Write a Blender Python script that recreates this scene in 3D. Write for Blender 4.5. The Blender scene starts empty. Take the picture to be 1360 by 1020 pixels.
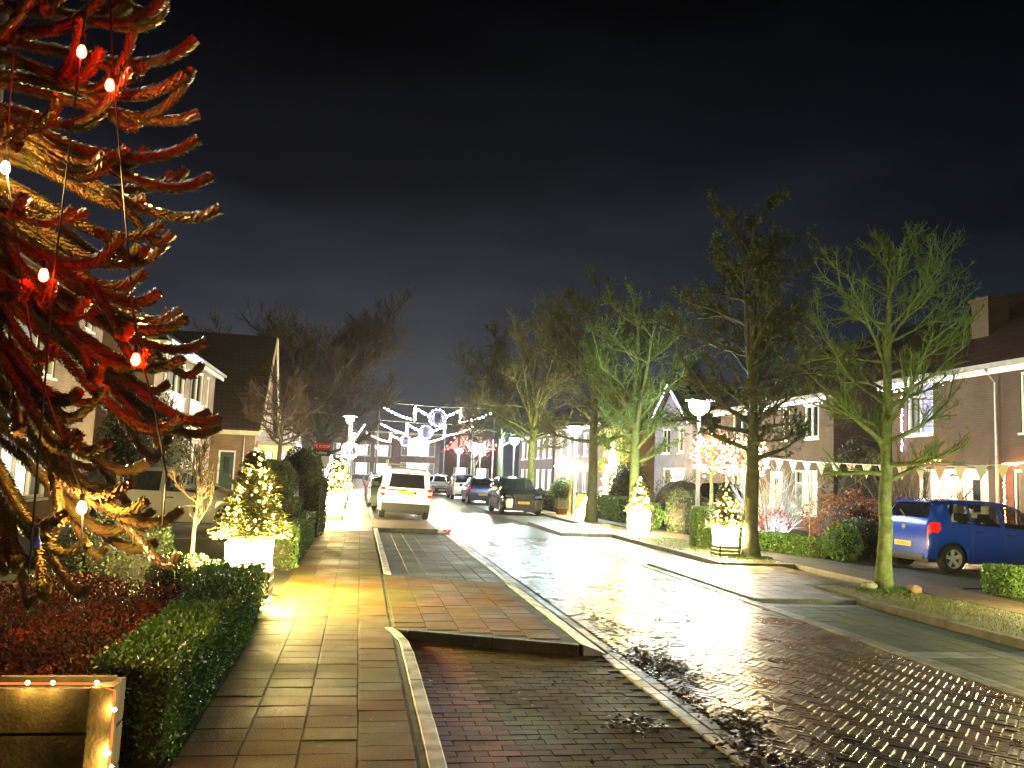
import bpy, math, random
from mathutils import Vector, Matrix
R = math.radians
rnd = random.Random(7)
SC = bpy.context.scene
COL = SC.collection

# ------------------------------------------------------------------ camera
cam_data = bpy.data.cameras.new('camera')
cam_data.sensor_width = 36.0
cam_data.lens = 1100.0 / 1360.0 * 36.0
cam_data.clip_start = 0.05
cam_data.clip_end = 3000.0
cam = bpy.data.objects.new('camera', cam_data)
COL.objects.link(cam)
YAW, PITCH, ROLL, EYE = R(10.10), R(6.244), R(2.4), 1.65
fw = Vector((math.sin(YAW) * math.cos(PITCH), math.cos(YAW) * math.cos(PITCH), math.sin(PITCH)))
rt = Vector((math.cos(YAW), -math.sin(YAW), 0))
up = rt.cross(fw)
cx = rt * math.cos(ROLL) + up * math.sin(ROLL)
cy = -rt * math.sin(ROLL) + up * math.cos(ROLL)
m = Matrix((cx, cy, -fw)).transposed().to_4x4()
m.translation = Vector((0, 0, EYE))
cam.matrix_world = m
SC.camera = cam

# ------------------------------------------------------------------ night sky
SKY_STRENGTH = 0.9
world = bpy.data.worlds.new('World')
SC.world = world
world.use_nodes = True
wn = world.node_tree.nodes
wl = world.node_tree.links
wn.clear()
w_out = wn.new('ShaderNodeOutputWorld')
w_bg = wn.new('ShaderNodeBackground')
w_bg.inputs['Strength'].default_value = SKY_STRENGTH
w_tc = wn.new('ShaderNodeTexCoord')
w_sep = wn.new('ShaderNodeSeparateXYZ')
wl.new(w_tc.outputs['Generated'], w_sep.inputs[0])
# soft low cloud bends the height of the town glow
w_no = wn.new('ShaderNodeTexNoise')
w_no.inputs['Scale'].default_value = 2.6
w_no.inputs['Detail'].default_value = 3.0
w_map = wn.new('ShaderNodeMapping')
w_map.inputs['Scale'].default_value = (1.0, 1.0, 3.0)
wl.new(w_tc.outputs['Generated'], w_map.inputs[0])
wl.new(w_map.outputs[0], w_no.inputs['Vector'])
w_m1 = wn.new('ShaderNodeMath'); w_m1.operation = 'MULTIPLY_ADD'
wl.new(w_no.outputs['Fac'], w_m1.inputs[0])
w_m1.inputs[1].default_value = -0.26
wl.new(w_sep.outputs['Z'], w_m1.inputs[2])
w_m2 = wn.new('ShaderNodeMath'); w_m2.operation = 'ADD'
wl.new(w_m1.outputs[0], w_m2.inputs[0]); w_m2.inputs[1].default_value = 0.13
w_rp = wn.new('ShaderNodeValToRGB')
w_rp.color_ramp.interpolation = 'EASE'
el = w_rp.color_ramp.elements
el[0].position = 0.0; el[0].color = (0.072, 0.076, 0.092, 1)
el[1].position = 0.56; el[1].color = (0.0003, 0.0004, 0.0009, 1)
for p, c in ((0.10, (0.044, 0.047, 0.058, 1)), (0.22, (0.019, 0.021, 0.029, 1)), (0.36, (0.0048, 0.0055, 0.0085, 1))):
    e = el.new(p); e.color = c
wl.new(w_m2.outputs[0], w_rp.inputs[0])
# the glow of the town lies along the street; away from it the sky is deeper and bluer
w_dot = wn.new('ShaderNodeVectorMath'); w_dot.operation = 'DOT_PRODUCT'
wl.new(w_tc.outputs['Generated'], w_dot.inputs[0])
w_dot.inputs[1].default_value = (-0.02, 1.0, 0.0)
w_mr = wn.new('ShaderNodeMapRange')
w_mr.inputs['From Min'].default_value = 0.55; w_mr.inputs['From Max'].default_value = 1.0
wl.new(w_dot.outputs['Value'], w_mr.inputs['Value'])
w_tint = wn.new('ShaderNodeMix'); w_tint.data_type = 'RGBA'
wl.new(w_mr.outputs[0], w_tint.inputs[0])
w_tint.inputs[6].default_value = (0.16, 0.29, 0.42, 1)
w_tint.inputs[7].default_value = (1, 1, 1, 1)
w_mul = wn.new('ShaderNodeMix'); w_mul.data_type = 'RGBA'; w_mul.blend_type = 'MULTIPLY'
w_mul.inputs[0].default_value = 1.0
wl.new(w_rp.outputs[0], w_mul.inputs[6]); wl.new(w_tint.outputs[2], w_mul.inputs[7])
wl.new(w_mul.outputs[2], w_bg.inputs['Color'])
wl.new(w_bg.outputs[0], w_out.inputs['Surface'])

# faint cool fill added over the scene, standing in for moonlight
sun_data = bpy.data.lights.new('night_fill', 'SUN')
sun_data.energy = 0.012
sun_data.angle = R(10)
sun_data.color = (0.8, 0.88, 1.0)
sun = bpy.data.objects.new('night_fill', sun_data)
sun.rotation_euler = (R(35), R(10), R(20))
COL.objects.link(sun)

SC.view_settings.view_transform = 'Standard'
SC.view_settings.look = 'None'
SC.view_settings.gamma = 1.0
SC.view_settings.exposure = 0.4
SC.view_settings.use_curve_mapping = False
SC.cycles.use_denoising = True
SC.cycles.sample_clamp_indirect = 4.0
SC.cycles.max_bounces = 5
SC.cycles.diffuse_bounces = 2
SC.cycles.glossy_bounces = 3
SC.cycles.transparent_max_bounces = 6
SC.cycles.volume_bounces = 0

# ------------------------------------------------------------------ mesh helpers
class MB:
    def __init__(s):
        s.v = []; s.f = []; s.mi = []
    def add(s, vs, fs, mi=0):
        n = len(s.v)
        s.v.extend(vs)
        s.f.extend([tuple(i + n for i in f) for f in fs])
        s.mi.extend([mi] * len(fs))
    def box(s, x0, x1, y0, y1, z0, z1, mi=0):
        s.add([(x0, y0, z0), (x1, y0, z0), (x1, y1, z0), (x0, y1, z0), (x0, y0, z1), (x1, y0, z1), (x1, y1, z1), (x0, y1, z1)],
              [(3, 2, 1, 0), (4, 5, 6, 7), (0, 1, 5, 4), (1, 2, 6, 5), (2, 3, 7, 6), (3, 0, 4, 7)], mi)
    def quad(s, a, b, c, d, mi=0):
        s.add([a, b, c, d], [(0, 1, 2, 3)], mi)
    def tube(s, pts, rad, n=6, mi=0, cap=True):
        pts = [Vector(p) for p in pts]
        k = len(pts)
        if not hasattr(rad, '__len__'): rad = [rad] * k
        vs = []; fs = []
        u = None
        for i in range(k):
            t = (pts[min(i + 1, k - 1)] - pts[max(i - 1, 0)])
            t = t.normalized() if t.length > 1e-9 else Vector((0, 0, 1))
            if u is None:
                u = t.cross(Vector((0, 0, 1)) if abs(t.z) < 0.9 else Vector((1, 0, 0))).normalized()
            else:
                u = (u - t * u.dot(t))
                u = u.normalized() if u.length > 1e-6 else t.orthogonal().normalized()
            w = t.cross(u)
            for j in range(n):
                a = 2 * math.pi * j / n
                vs.append(tuple(pts[i] + (u * math.cos(a) + w * math.sin(a)) * rad[i]))
        for i in range(k - 1):
            for j in range(n):
                a = i * n + j; b = i * n + (j + 1) % n
                fs.append((a, b, b + n, a + n))
        if cap:
            fs.append(tuple(range(n - 1, -1, -1)))
            fs.append(tuple((k - 1) * n + j for j in range(n)))
        s.add(vs, fs, mi)
    def ball(s, c, r, seg=10, rings=6, mi=0, sz=1.0, jit=0):
        vs = [(c[0], c[1], c[2] + r * sz)]
        for i in range(1, rings):
            t = math.pi * i / rings
            for j in range(seg):
                a = 2 * math.pi * j / seg
                q = 1 + (rnd.uniform(-jit, jit) if jit else 0)
                vs.append((c[0] + r * q * math.sin(t) * math.cos(a), c[1] + r * q * math.sin(t) * math.sin(a), c[2] + r * q * sz * math.cos(t)))
        vs.append((c[0], c[1], c[2] - r * sz))
        fs = [(0, 1 + j, 1 + (j + 1) % seg) for j in range(seg)]
        for i in range(rings - 2):
            for j in range(seg):
                a = 1 + i * seg + j; b = 1 + i * seg + (j + 1) % seg
                fs.append((a, a + seg, b + seg, b))
        L = len(vs) - 1
        o = 1 + (rings - 2) * seg
        fs += [(o + (j + 1) % seg, o + j, L) for j in range(seg)]
        s.add(vs, fs, mi)
    def octa(s, c, r, mi=0):
        x, y, z = c
        s.add([(x + r, y, z), (x - r, y, z), (x, y + r, z), (x, y - r, z), (x, y, z + r), (x, y, z - r)],
              [(0, 2, 4), (2, 1, 4), (1, 3, 4), (3, 0, 4), (2, 0, 5), (1, 2, 5), (3, 1, 5), (0, 3, 5)], mi)
    def lathe(s, prof, c=(0, 0, 0), n=16, mi=0, axis='z'):
        vs = []; fs = []
        for (r, z) in prof:
            for j in range(n):
                a = 2 * math.pi * j / n
                if axis == 'z': vs.append((c[0] + r * math.cos(a), c[1] + r * math.sin(a), c[2] + z))
                elif axis == 'y': vs.append((c[0] + r * math.cos(a), c[1] + z, c[2] + r * math.sin(a)))
                else: vs.append((c[0] + z, c[1] + r * math.cos(a), c[2] + r * math.sin(a)))
        for i in range(len(prof) - 1):
            for j in range(n):
                a = i * n + j; b = i * n + (j + 1) % n
                fs.append((a, b, b + n, a + n))
        s.add(vs, fs, mi)
    def leaf(s, p, d, nrm, L, W, mi=0):
        # a small pointed leaf: two triangles folded along d
        d = d.normalized(); sd = d.cross(nrm)
        if sd.length < 1e-6: sd = d.orthogonal()
        sd.normalize()
        a = p; b = p + d * L
        mid = p + d * (L * 0.45)
        s.add([tuple(a), tuple(mid + sd * W * 0.5), tuple(b), tuple(mid - sd * W * 0.5)], [(0, 1, 2, 3)], mi)
    def mesh(s, name, mats=None, smooth=False, sharp=None):
        me = bpy.data.meshes.new(name)
        me.from_pydata(s.v, [], s.f)
        if mats is not None:
            if not isinstance(mats, (list, tuple)): mats = [mats]
            for mm in mats: me.materials.append(mm)
            if any(s.mi): me.polygons.foreach_set('material_index', s.mi)
        if smooth:
            me.polygons.foreach_set('use_smooth', [True] * len(s.f))
            if sharp is not None:
                me.set_sharp_from_angle(angle=R(sharp))
        me.update()
        return me
    def build(s, name, mats, parent=None, loc=None, smooth=False, sharp=None):
        o = bpy.data.objects.new(name, s.mesh(name, mats, smooth, sharp))
        COL.objects.link(o)
        if parent: o.parent = parent
        if loc: o.location = loc
        return o

def inst(name, me, parent=None, loc=(0, 0, 0), rot=None):
    o = bpy.data.objects.new(name, me)
    COL.objects.link(o)
    if parent: o.parent = parent
    o.location = loc
    if rot: o.rotation_euler = rot
    return o

def tag(o, label=None, cat=None, group=None, kind=None):
    if label: o['label'] = label
    if cat: o['category'] = cat
    if group: o['group'] = group
    if kind: o['kind'] = kind
    return o

def thing(name, label, cat, loc=(0, 0, 0), rz=0, group=None):
    o = bpy.data.objects.new(name, None)
    o.empty_display_size = 0.2
    COL.objects.link(o)
    o.location = loc
    o.rotation_euler = (0, 0, rz)
    return tag(o, label, cat, group)

CHILD = None
def copy_tree(o, parent=None):
    c = o.copy(); COL.objects.link(c); c.parent = parent
    for ch in [x for x in KIDS.get(o.name, [])]:
        copy_tree(ch, c)
    return c
KIDS = {}
def index_kids():
    KIDS.clear()
    for o in COL.objects:
        if o.parent: KIDS.setdefault(o.parent.name, []).append(o)

# ------------------------------------------------------------------ materials
MATS = {}
def mat(name, col=(0.5, 0.5, 0.5), rough=0.6, metal=0.0, emit=None, es=0.0, var=0.0, vscale=8.0, bump=0.0, bscale=40.0, ivar=0.42,
        alt=None, altscale=3.0, altlo=0.45, altspan=0.15, coat=0.0, rvar=0.0, island=False, trans=0.0, spec=0.5):
    if name in MATS: return MATS[name]
    M = bpy.data.materials.new(name); M.use_nodes = True
    nt = M.node_tree; N = nt.nodes; L = nt.links
    b = N['Principled BSDF']
    b.inputs['Base Color'].default_value = (*col, 1)
    b.inputs['Roughness'].default_value = rough
    b.inputs['Metallic'].default_value = metal
    b.inputs['Specular IOR Level'].default_value = spec
    if coat: b.inputs['Coat Weight'].default_value = coat; b.inputs['Coat Roughness'].default_value = 0.05
    if trans: b.inputs['Transmission Weight'].default_value = trans
    if emit:
        b.inputs['Emission Color'].default_value = (*emit, 1)
        b.inputs['Emission Strength'].default_value = es
    geo = N.new('ShaderNodeNewGeometry')
    tc = N.new('ShaderNodeTexCoord')
    cur = None
    if alt:
        no = N.new('ShaderNodeTexNoise'); no.inputs['Scale'].default_value = altscale; no.inputs['Detail'].default_value = 5
        L.new(geo.outputs['Position'], no.inputs['Vector'])
        mr = N.new('ShaderNodeMapRange'); mr.inputs['From Min'].default_value = altlo; mr.inputs['From Max'].default_value = altlo + altspan
        L.new(no.outputs['Fac'], mr.inputs['Value'])
        mx = N.new('ShaderNodeMix'); mx.data_type = 'RGBA'
        L.new(mr.outputs[0], mx.inputs[0]); mx.inputs[6].default_value = (*col, 1); mx.inputs[7].default_value = (*alt, 1)
        cur = mx.outputs[2]
    if var or island:
        hs = N.new('ShaderNodeHueSaturation')
        if cur: L.new(cur, hs.inputs['Color'])
        else: hs.inputs['Color'].default_value = (*col, 1)
        src = None
        if var:
            no = N.new('ShaderNodeTexNoise'); no.inputs['Scale'].default_value = vscale; no.inputs['Detail'].default_value = 6
            L.new(geo.outputs['Position'], no.inputs['Vector'])
            mr = N.new('ShaderNodeMapRange'); mr.inputs['From Min'].default_value = 0.3; mr.inputs['From Max'].default_value = 0.7
            mr.inputs['To Min'].default_value = 1 - var; mr.inputs['To Max'].default_value = 1 + var
            L.new(no.outputs['Fac'], mr.inputs['Value']); src = mr.outputs[0]
        if island:
            oi = N.new('ShaderNodeObjectInfo')
            ad = N.new('ShaderNodeMath'); ad.operation = 'ADD'
            L.new(geo.outputs['Random Per Island'], ad.inputs[0]); L.new(oi.outputs['Random'], ad.inputs[1])
            fr = N.new('ShaderNodeMath'); fr.operation = 'FRACT'; L.new(ad.outputs[0], fr.inputs[0])
            mr2 = N.new('ShaderNodeMapRange'); mr2.inputs['To Min'].default_value = 1 - ivar; mr2.inputs['To Max'].default_value = 1 + ivar
            L.new(fr.outputs[0], mr2.inputs['Value'])
            if src:
                mu = N.new('ShaderNodeMath'); mu.operation = 'MULTIPLY'; L.new(src, mu.inputs[0]); L.new(mr2.outputs[0], mu.inputs[1]); src = mu.outputs[0]
            else: src = mr2.outputs[0]
        L.new(src, hs.inputs['Value'])
        cur = hs.outputs[0]
    if cur: L.new(cur, b.inputs['Base Color'])
    if rvar:
        no = N.new('ShaderNodeTexNoise'); no.inputs['Scale'].default_value = 1.3; no.inputs['Detail'].default_value = 5
        L.new(geo.outputs['Position'], no.inputs['Vector'])
        mr = N.new('ShaderNodeMapRange'); mr.inputs['From Min'].default_value = 0.35; mr.inputs['From Max'].default_value = 0.65
        mr.inputs['To Min'].default_value = max(0.02, rough - rvar); mr.inputs['To Max'].default_value = rough + rvar
        L.new(no.outputs['Fac'], mr.inputs['Value']); L.new(mr.outputs[0], b.inputs['Roughness'])
    if bump:
        no = N.new('ShaderNodeTexNoise'); no.inputs['Scale'].default_value = bscale; no.inputs['Detail'].default_value = 4
        L.new(geo.outputs['Position'], no.inputs['Vector'])
        bp = N.new('ShaderNodeBump'); bp.inputs['Strength'].default_value = bump; bp.inputs['Distance'].default_value = 0.02
        L.new(no.outputs['Fac'], bp.inputs['Height']); L.new(bp.outputs[0], b.inputs['Normal'])
    MATS[name] = M
    return M

def brick_mat(name, c1, c2, mortar, scale=1.0, rough=0.75, w=0.21, h=0.065, axis='X', bump=0.6, ms=0.012):
    """brickwork for walls too far off to show single bricks; axis = wall normal"""
    if name in MATS: return MATS[name]
    M = bpy.data.materials.new(name); M.use_nodes = True
    nt = M.node_tree; N = nt.nodes; L = nt.links
    b = N['Principled BSDF']; b.inputs['Roughness'].default_value = rough
    geo = N.new('ShaderNodeNewGeometry'); sp = N.new('ShaderNodeSeparateXYZ'); L.new(geo.outputs['Position'], sp.inputs[0])
    ad = N.new('ShaderNodeMath'); L.new(sp.outputs['X'], ad.inputs[0]); L.new(sp.outputs['Y'], ad.inputs[1])
    cb = N.new('ShaderNodeCombineXYZ'); L.new(ad.outputs[0], cb.inputs['X'])
    L.new(sp.outputs['Z' if axis != 'Z' else 'Y'], cb.inputs['Y'])
    if axis == 'Z': L.new(sp.outputs['X'], cb.inputs['X'])
    bt = N.new('ShaderNodeTexBrick')
    bt.inputs['Color1'].default_value = (*c1, 1); bt.inputs['Color2'].default_value = (*c2, 1); bt.inputs['Mortar'].default_value = (*mortar, 1)
    bt.inputs['Scale'].default_value = scale; bt.inputs['Brick Width'].default_value = w; bt.inputs['Row Height'].default_value = h
    bt.inputs['Mortar Size'].default_value = ms; bt.inputs['Bias'].default_value = 0.0
    L.new(cb.outputs[0], bt.inputs['Vector'])
    no = N.new('ShaderNodeTexNoise'); no.inputs['Scale'].default_value = 1.4; no.inputs['Detail'].default_value = 5
    L.new(geo.outputs['Position'], no.inputs['Vector'])
    mr = N.new('ShaderNodeMapRange'); mr.inputs['From Min'].default_value = 0.3; mr.inputs['From Max'].default_value = 0.7
    mr.inputs['To Min'].default_value = 0.7; mr.inputs['To Max'].default_value = 1.2
    L.new(no.outputs['Fac'], mr.inputs['Value'])
    hs = N.new('ShaderNodeHueSaturation'); L.new(bt.outputs['Color'], hs.inputs['Color']); L.new(mr.outputs[0], hs.inputs['Value'])
    L.new(hs.outputs[0], b.inputs['Base Color'])
    bp = N.new('ShaderNodeBump'); bp.inputs['Strength'].default_value = bump; bp.inputs['Distance'].default_value = 0.01; bp.invert = True
    L.new(bt.outputs['Fac'], bp.inputs['Height']); L.new(bp.outputs[0], b.inputs['Normal'])
    MATS[name] = M
    return M

def glow(name, col, s):
    if name in MATS: return MATS[name]
    M = bpy.data.materials.new(name); M.use_nodes = True
    N = M.node_tree.nodes; N.clear()
    o = N.new('ShaderNodeOutputMaterial'); e = N.new('ShaderNodeEmission')
    e.inputs[0].default_value = (*col, 1); e.inputs[1].default_value = s
    M.node_tree.links.new(e.outputs[0], o.inputs[0])
    MATS[name] = M
    return M

def glass_mat(name, tint=(0.02, 0.025, 0.03), mixv=0.5, rough=0.03):
    """thin pane: part clear, part dark and glossy"""
    if name in MATS: return MATS[name]
    M = bpy.data.materials.new(name); M.use_nodes = True
    nt = M.node_tree; N = nt.nodes; L = nt.links
    b = N['Principled BSDF']; b.inputs['Base Color'].default_value = (*tint, 1); b.inputs['Roughness'].default_value = rough
    tr = N.new('ShaderNodeBsdfTransparent'); tr.inputs[0].default_value = (0.75, 0.8, 0.8, 1)
    mx = N.new('ShaderNodeMixShader'); mx.inputs[0].default_value = mixv
    L.new(b.outputs[0], mx.inputs[1]); L.new(tr.outputs[0], mx.inputs[2])
    L.new(mx.outputs[0], N['Material Output'].inputs[0])
    MATS[name] = M
    return M
# ------------------------------------------------------------------ ground, road, pavements
ZR = -0.10
def proj(p):
    q = Vector(p) - Vector((0, 0, EYE))
    z = q.dot(fw)
    if z < 0.1: return None
    x = q.dot(cx) / z * 1100; y = q.dot(cy) / z * 1100
    return 680 + x, 510 - y, z
def seen(p, pad=25):
    q = proj(p)
    return q is not None and -pad < q[0] < 1360 + pad and -pad < q[1] < 1020 + pad

def slab(name, x0, x1, y0, y1, zt, M, depth=0.25, parent=None):
    b = MB(); b.box(x0, x1, y0, y1, zt - depth, zt)
    o = b.build(name, M, parent)
    if not parent: tag(o, kind='structure')
    return o
def poly_slab(name, pts, zt, M, depth=0.25, parent=None):
    b = MB(); n = len(pts)
    vs = [(x, y, zt) for x, y in pts] + [(x, y, zt - depth) for x, y in pts]
    b.add(vs, [tuple(range(n)), tuple(range(2 * n - 1, n - 1, -1))] + [(i, i + n, (i + 1) % n + n, (i + 1) % n) for i in range(n)])
    o = b.build(name, M, parent)
    if not parent: tag(o, kind='structure')
    return o

def tile_mb(w, l, h=0.03, ch=0.006, jit=0.0015, r=rnd):
    b = MB()
    a, c = w / 2, l / 2
    def ring(dx, z):
        return [(-a + dx + r.uniform(-jit, jit), -c + dx + r.uniform(-jit, jit), z), (a - dx + r.uniform(-jit, jit), -c + dx + r.uniform(-jit, jit), z),
                (a - dx + r.uniform(-jit, jit), c - dx + r.uniform(-jit, jit), z), (-a + dx + r.uniform(-jit, jit), c - dx + r.uniform(-jit, jit), z)]
    vs = ring(0, -h) + ring(0, -ch) + ring(ch, 0)
    fs = [(8, 9, 10, 11)]
    for k in (0, 4):
        for i in range(4):
            j = (i + 1) % 4
            fs.append((k + i, k + j, k + 4 + j, k + 4 + i))
    b.add(vs, fs)
    return b

def lay(parent, name, spots, w, l, zt, M, limit=300, tilt=0.008, dz=0.002, stuff='paving', h=0.03, ch=0.006):
    """spots: (x, y, rot). The pieces that show largest become parts, the rest one joined part."""
    variants = [tile_mb(w, l, h, ch) for _ in range(4)]
    meshes = [v.mesh(name, M) for v in variants]
    vis, rest = [], []
    for s in spots:
        q = proj((s[0], s[1], zt))
        if q and seen((s[0], s[1], zt)): vis.append((q[2], s))
        else: rest.append(s)
    vis.sort(key=lambda t: t[0])
    rest += [s for _, s in vis[limit:]]
    for _, (x, y, a) in vis[:limit]:
        inst(name, rnd.choice(meshes), parent, (x, y, zt + rnd.uniform(-dz, dz)), (rnd.uniform(-tilt, tilt), rnd.uniform(-tilt, tilt), a))
    if rest:
        b = MB()
        for (x, y, a) in rest:
            v = rnd.choice(variants)
            ca, sa = math.cos(a), math.sin(a); tx = rnd.uniform(-tilt, tilt); ty = rnd.uniform(-tilt, tilt); oz = rnd.uniform(-dz, dz)
            b.add([(x + px * ca - py * sa, y + px * sa + py * ca, zt + pz + oz + px * ty + py * tx) for px, py, pz in v.v], v.f)
        tag(b.build(stuff, M, parent), kind='stuff')

soil = mat('wet_soil', (0.028, 0.021, 0.014), 0.75, var=0.4, vscale=4, bump=0.6, bscale=18, alt=(0.02, 0.035, 0.01), altscale=1.2)
grit = mat('joint_grit', (0.03, 0.026, 0.012), 0.8, var=0.4, vscale=12, alt=(0.06, 0.085, 0.010), altscale=2.5, altlo=0.46)
wetgrit = mat('wet_joint_grit', (0.018, 0.015, 0.012), 0.35, var=0.4, vscale=12)
m_road = mat('wet_clay_brick', (0.085, 0.052, 0.04), 0.3, var=0.3, vscale=1.5, bump=0.35, bscale=55, island=True, rvar=0.1, alt=(0.06, 0.055, 0.05), altscale=0.9)
m_side = mat('brown_paving', (0.125, 0.066, 0.016), 0.68, spec=0.12, ivar=0.16, var=0.25, vscale=2.5, bump=0.35, bscale=70, island=True, rvar=0.12, alt=(0.095, 0.078, 0.013), altscale=0.7)
m_bay = mat('mossy_bay_brick', (0.065, 0.046, 0.016), 0.72, spec=0.12, ivar=0.25, var=0.3, vscale=3, bump=0.35, bscale=70, island=True, rvar=0.12, alt=(0.055, 0.072, 0.010), altscale=0.9, altlo=0.48)
m_red = mat('red_bay_brick', (0.14, 0.042, 0.016), 0.66, spec=0.25, ivar=0.25, var=0.25, vscale=3, bump=0.35, bscale=70, island=True)
m_dark = mat('dark_bay_tile', (0.04, 0.046, 0.036), 0.6, spec=0.3, ivar=0.12, var=0.25, vscale=2, bump=0.3, bscale=60, island=True, rvar=0.12, alt=(0.03, 0.045, 0.02), altscale=0.8)
m_grey = mat('grey_concrete_tile', (0.13, 0.125, 0.115), 0.42, var=0.25, vscale=2, bump=0.3, bscale=70, island=True, rvar=0.12)
m_kerb = mat('kerb_concrete', (0.46, 0.46, 0.42), 0.6, var=0.3, vscale=5, bump=0.5, bscale=60, alt=(0.22, 0.23, 0.17), altscale=4)
m_kerbd = mat('kerb_old_concrete', (0.085, 0.075, 0.06), 0.6, var=0.35, vscale=5, bump=0.5, bscale=60, alt=(0.05, 0.055, 0.03), altscale=4)
far_road = brick_mat('far_road_bricks', (0.085, 0.055, 0.042), (0.06, 0.045, 0.036), (0.02, 0.017, 0.014), rough=0.3, w=0.42, h=0.21, axis='Z', bump=0.5)
far_side = brick_mat('far_pavement_tiles', (0.11, 0.075, 0.05), (0.085, 0.06, 0.04), (0.03, 0.025, 0.02), rough=0.45, w=0.335, h=0.24, axis='Z', bump=0.4)
far_grey = brick_mat('far_grey_tiles', (0.12, 0.115, 0.1), (0.09, 0.085, 0.075), (0.03, 0.028, 0.024), rough=0.45, w=0.3, h=0.3, axis='Z', bump=0.4)

g_ = MB(); g_.quad((-900, -900, -0.4), (900, -900, -0.4), (900, 900, -0.4), (-900, 900, -0.4))
tag(g_.build('ground', soil), kind='structure')
slab('garden_left', -40, -0.95, -8, 140, -0.03, soil)
slab('garden_right', 10.3, 60, -8, 140, -0.03, soil)

# left pavement
sw = slab('sidewalk', -0.948, 0.44, -3, 22.6, -0.007, grit)
slab('sidewalk_far_left', -0.948, 0.44, 22.604, 150, 0.0, far_side)
spots = []
TW, TL = 0.335, 0.25
for c in range(4):
    x = 0.42 - TW * (c + 0.5)
    k = 0
    y = 2.6 + (0.5 * TL if c % 2 else 0.06 * c)
    while y < 22.4:
        spots.append((x + rnd.uniform(-.002, .002), y, 0)); y += TL
lay(sw, 'paving_tile', spots, TW - 0.009, TL - 0.005, 0.0, m_side, ch=.0035, limit=300, stuff='paving_tiles_beyond')

# left kerb stones, each about one metre
kb = tag(bpy.data.objects.new('kerb', None), kind='structure'); COL.objects.link(kb)
def kerb_run(parent, pts, w, zt, M, depth=0.22, step=1.0, gap=0.006, name='kerb_stone'):
    for (x0, y0), (x1, y1) in zip(pts[:-1], pts[1:]):
        L = math.hypot(x1 - x0, y1 - y0); n = max(1, round(L / step)); a = math.atan2(y1 - y0, x1 - x0)
        for i in range(n):
            t = (i + 0.5) / n
            b = MB(); hl = L / n / 2 - gap / 2; c = 0.012
            prof = [(-w / 2, -depth), (w / 2, -depth), (w / 2, -c), (w / 2 - c, 0), (-w / 2 + c, 0), (-w / 2, -c)]
            vs = [(-hl, p, z) for p, z in prof] + [(hl, p, z) for p, z in prof]
            k = len(prof)
            b.add(vs, [tuple(range(k)), tuple(range(2 * k - 1, k - 1, -1))] + [(j, j + k, (j + 1) % k + k, (j + 1) % k) for j in range(k)])
            o = b.build(name, M, parent, (x0 + (x1 - x0) * t, y0 + (y1 - y0) * t, zt + rnd.uniform(-.004, .004)))
            o.rotation_euler = (0, 0, a + rnd.uniform(-.004, .004))
kerb_run(kb, [(0.535, 1.5), (0.535, 7.9)], 0.115, 0.0, m_kerb)
kerb_run(kb, [(0.535, 7.9), (0.52, 8.35), (0.47, 8.72), (0.40, 9.02)], 0.10, 0.0, m_kerb, step=0.4)
kerb_run(kb, [(0.535, 13.7), (0.535, 23.9)], 0.115, 0.0, m_kerb)
kerb_run(kb, [(0.535, 28.2), (0.535, 80)], 0.115, 0.0, m_kerb, step=2.0)

# parking bay nearest the camera, sunk below the pavement
slab('mossy_joint', 0.441, 0.476, -3, 8.6, -0.004, mat('moss', (0.045, 0.06, 0.012), .8, var=.5, vscale=14, alt=(.03, .022, .012), altscale=6))
bay = slab('parking_bay', 0.595, 2.42, -3, 8.9, ZR - 0.008, grit)
spots = []; sred = []
BW, BL = 0.205, 0.105
j = 0; y = 2.0
while y < 8.9:
    x = 0.598 + (BW / 2 if j % 2 else 0.0)
    while x < 2.40:
        if y < 8.86 - max(0, (x - 0.6)) * 0.36 + 0.1:
            (sred if x < 1.03 else spots).append((x, y, 0))
        x += BW
    y += BL; j += 1
lay(bay, 'paving_brick', spots, BW - 0.005, BL - 0.005, ZR, m_bay, limit=230, stuff='bay_bricks_beyond', ch=0.003)
lay(bay, 'red_paving_brick', sred, BW - 0.005, BL - 0.005, ZR, m_red, limit=70, stuff='red_bricks_beyond', ch=0.003)

# raised driveway between the bays
dw = poly_slab('driveway', [(0.442, 9.06), (0.6, 8.93), (2.28, 8.2), (2.28, 12.75), (0.445, 13.6)], -0.006, grit)
spots = []
for c in range(6):
    x = 0.46 + TW * (c + 0.5); y0 = 9.12 - (x - 0.5) * 0.43 + 0.12; y1 = 13.6 - (x - 0.45) * 0.46 - 0.1
    if x + TW / 2 > 2.3: continue
    y = y0
    while y < y1:
        spots.append((x, y, 0)); y += TL
lay(dw, 'paving_tile', spots, TW - 0.008, TL - 0.005, 0.0, m_side, limit=300, ch=.0035)
kerb_run(dw, [(0.46, 8.98), (0.62, 8.87), (2.25, 8.2)], 0.1, 0.003, m_kerbd, step=0.9)
# ramp stones from the driveway down to the road
def ramp(parent, x0, x1, y0, y1, z0, z1, n, M):
    for i in range(n):
        a = y0 + (y1 - y0) * i / n; b_ = y0 + (y1 - y0) * (i + 1) / n - 0.012
        b = MB()
        b.add([(x0, a, z0), (x1, a, z1), (x1, b_, z1), (x0, b_, z0), (x0, a, z1 - .1), (x1, a, z1 - .1), (x1, b_, z1 - .1), (x0, b_, z1 - .1)],
              [(0, 1, 2, 3), (4, 5, 1, 0), (5, 6, 2, 1), (6, 7, 3, 2), (7, 4, 0, 3)])
        b.build('ramp_stone', M, parent)
ramp(dw, 2.29, 2.52, 8.16, 12.7, 0.004, ZR + 0.02, 9, m_kerb)

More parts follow.
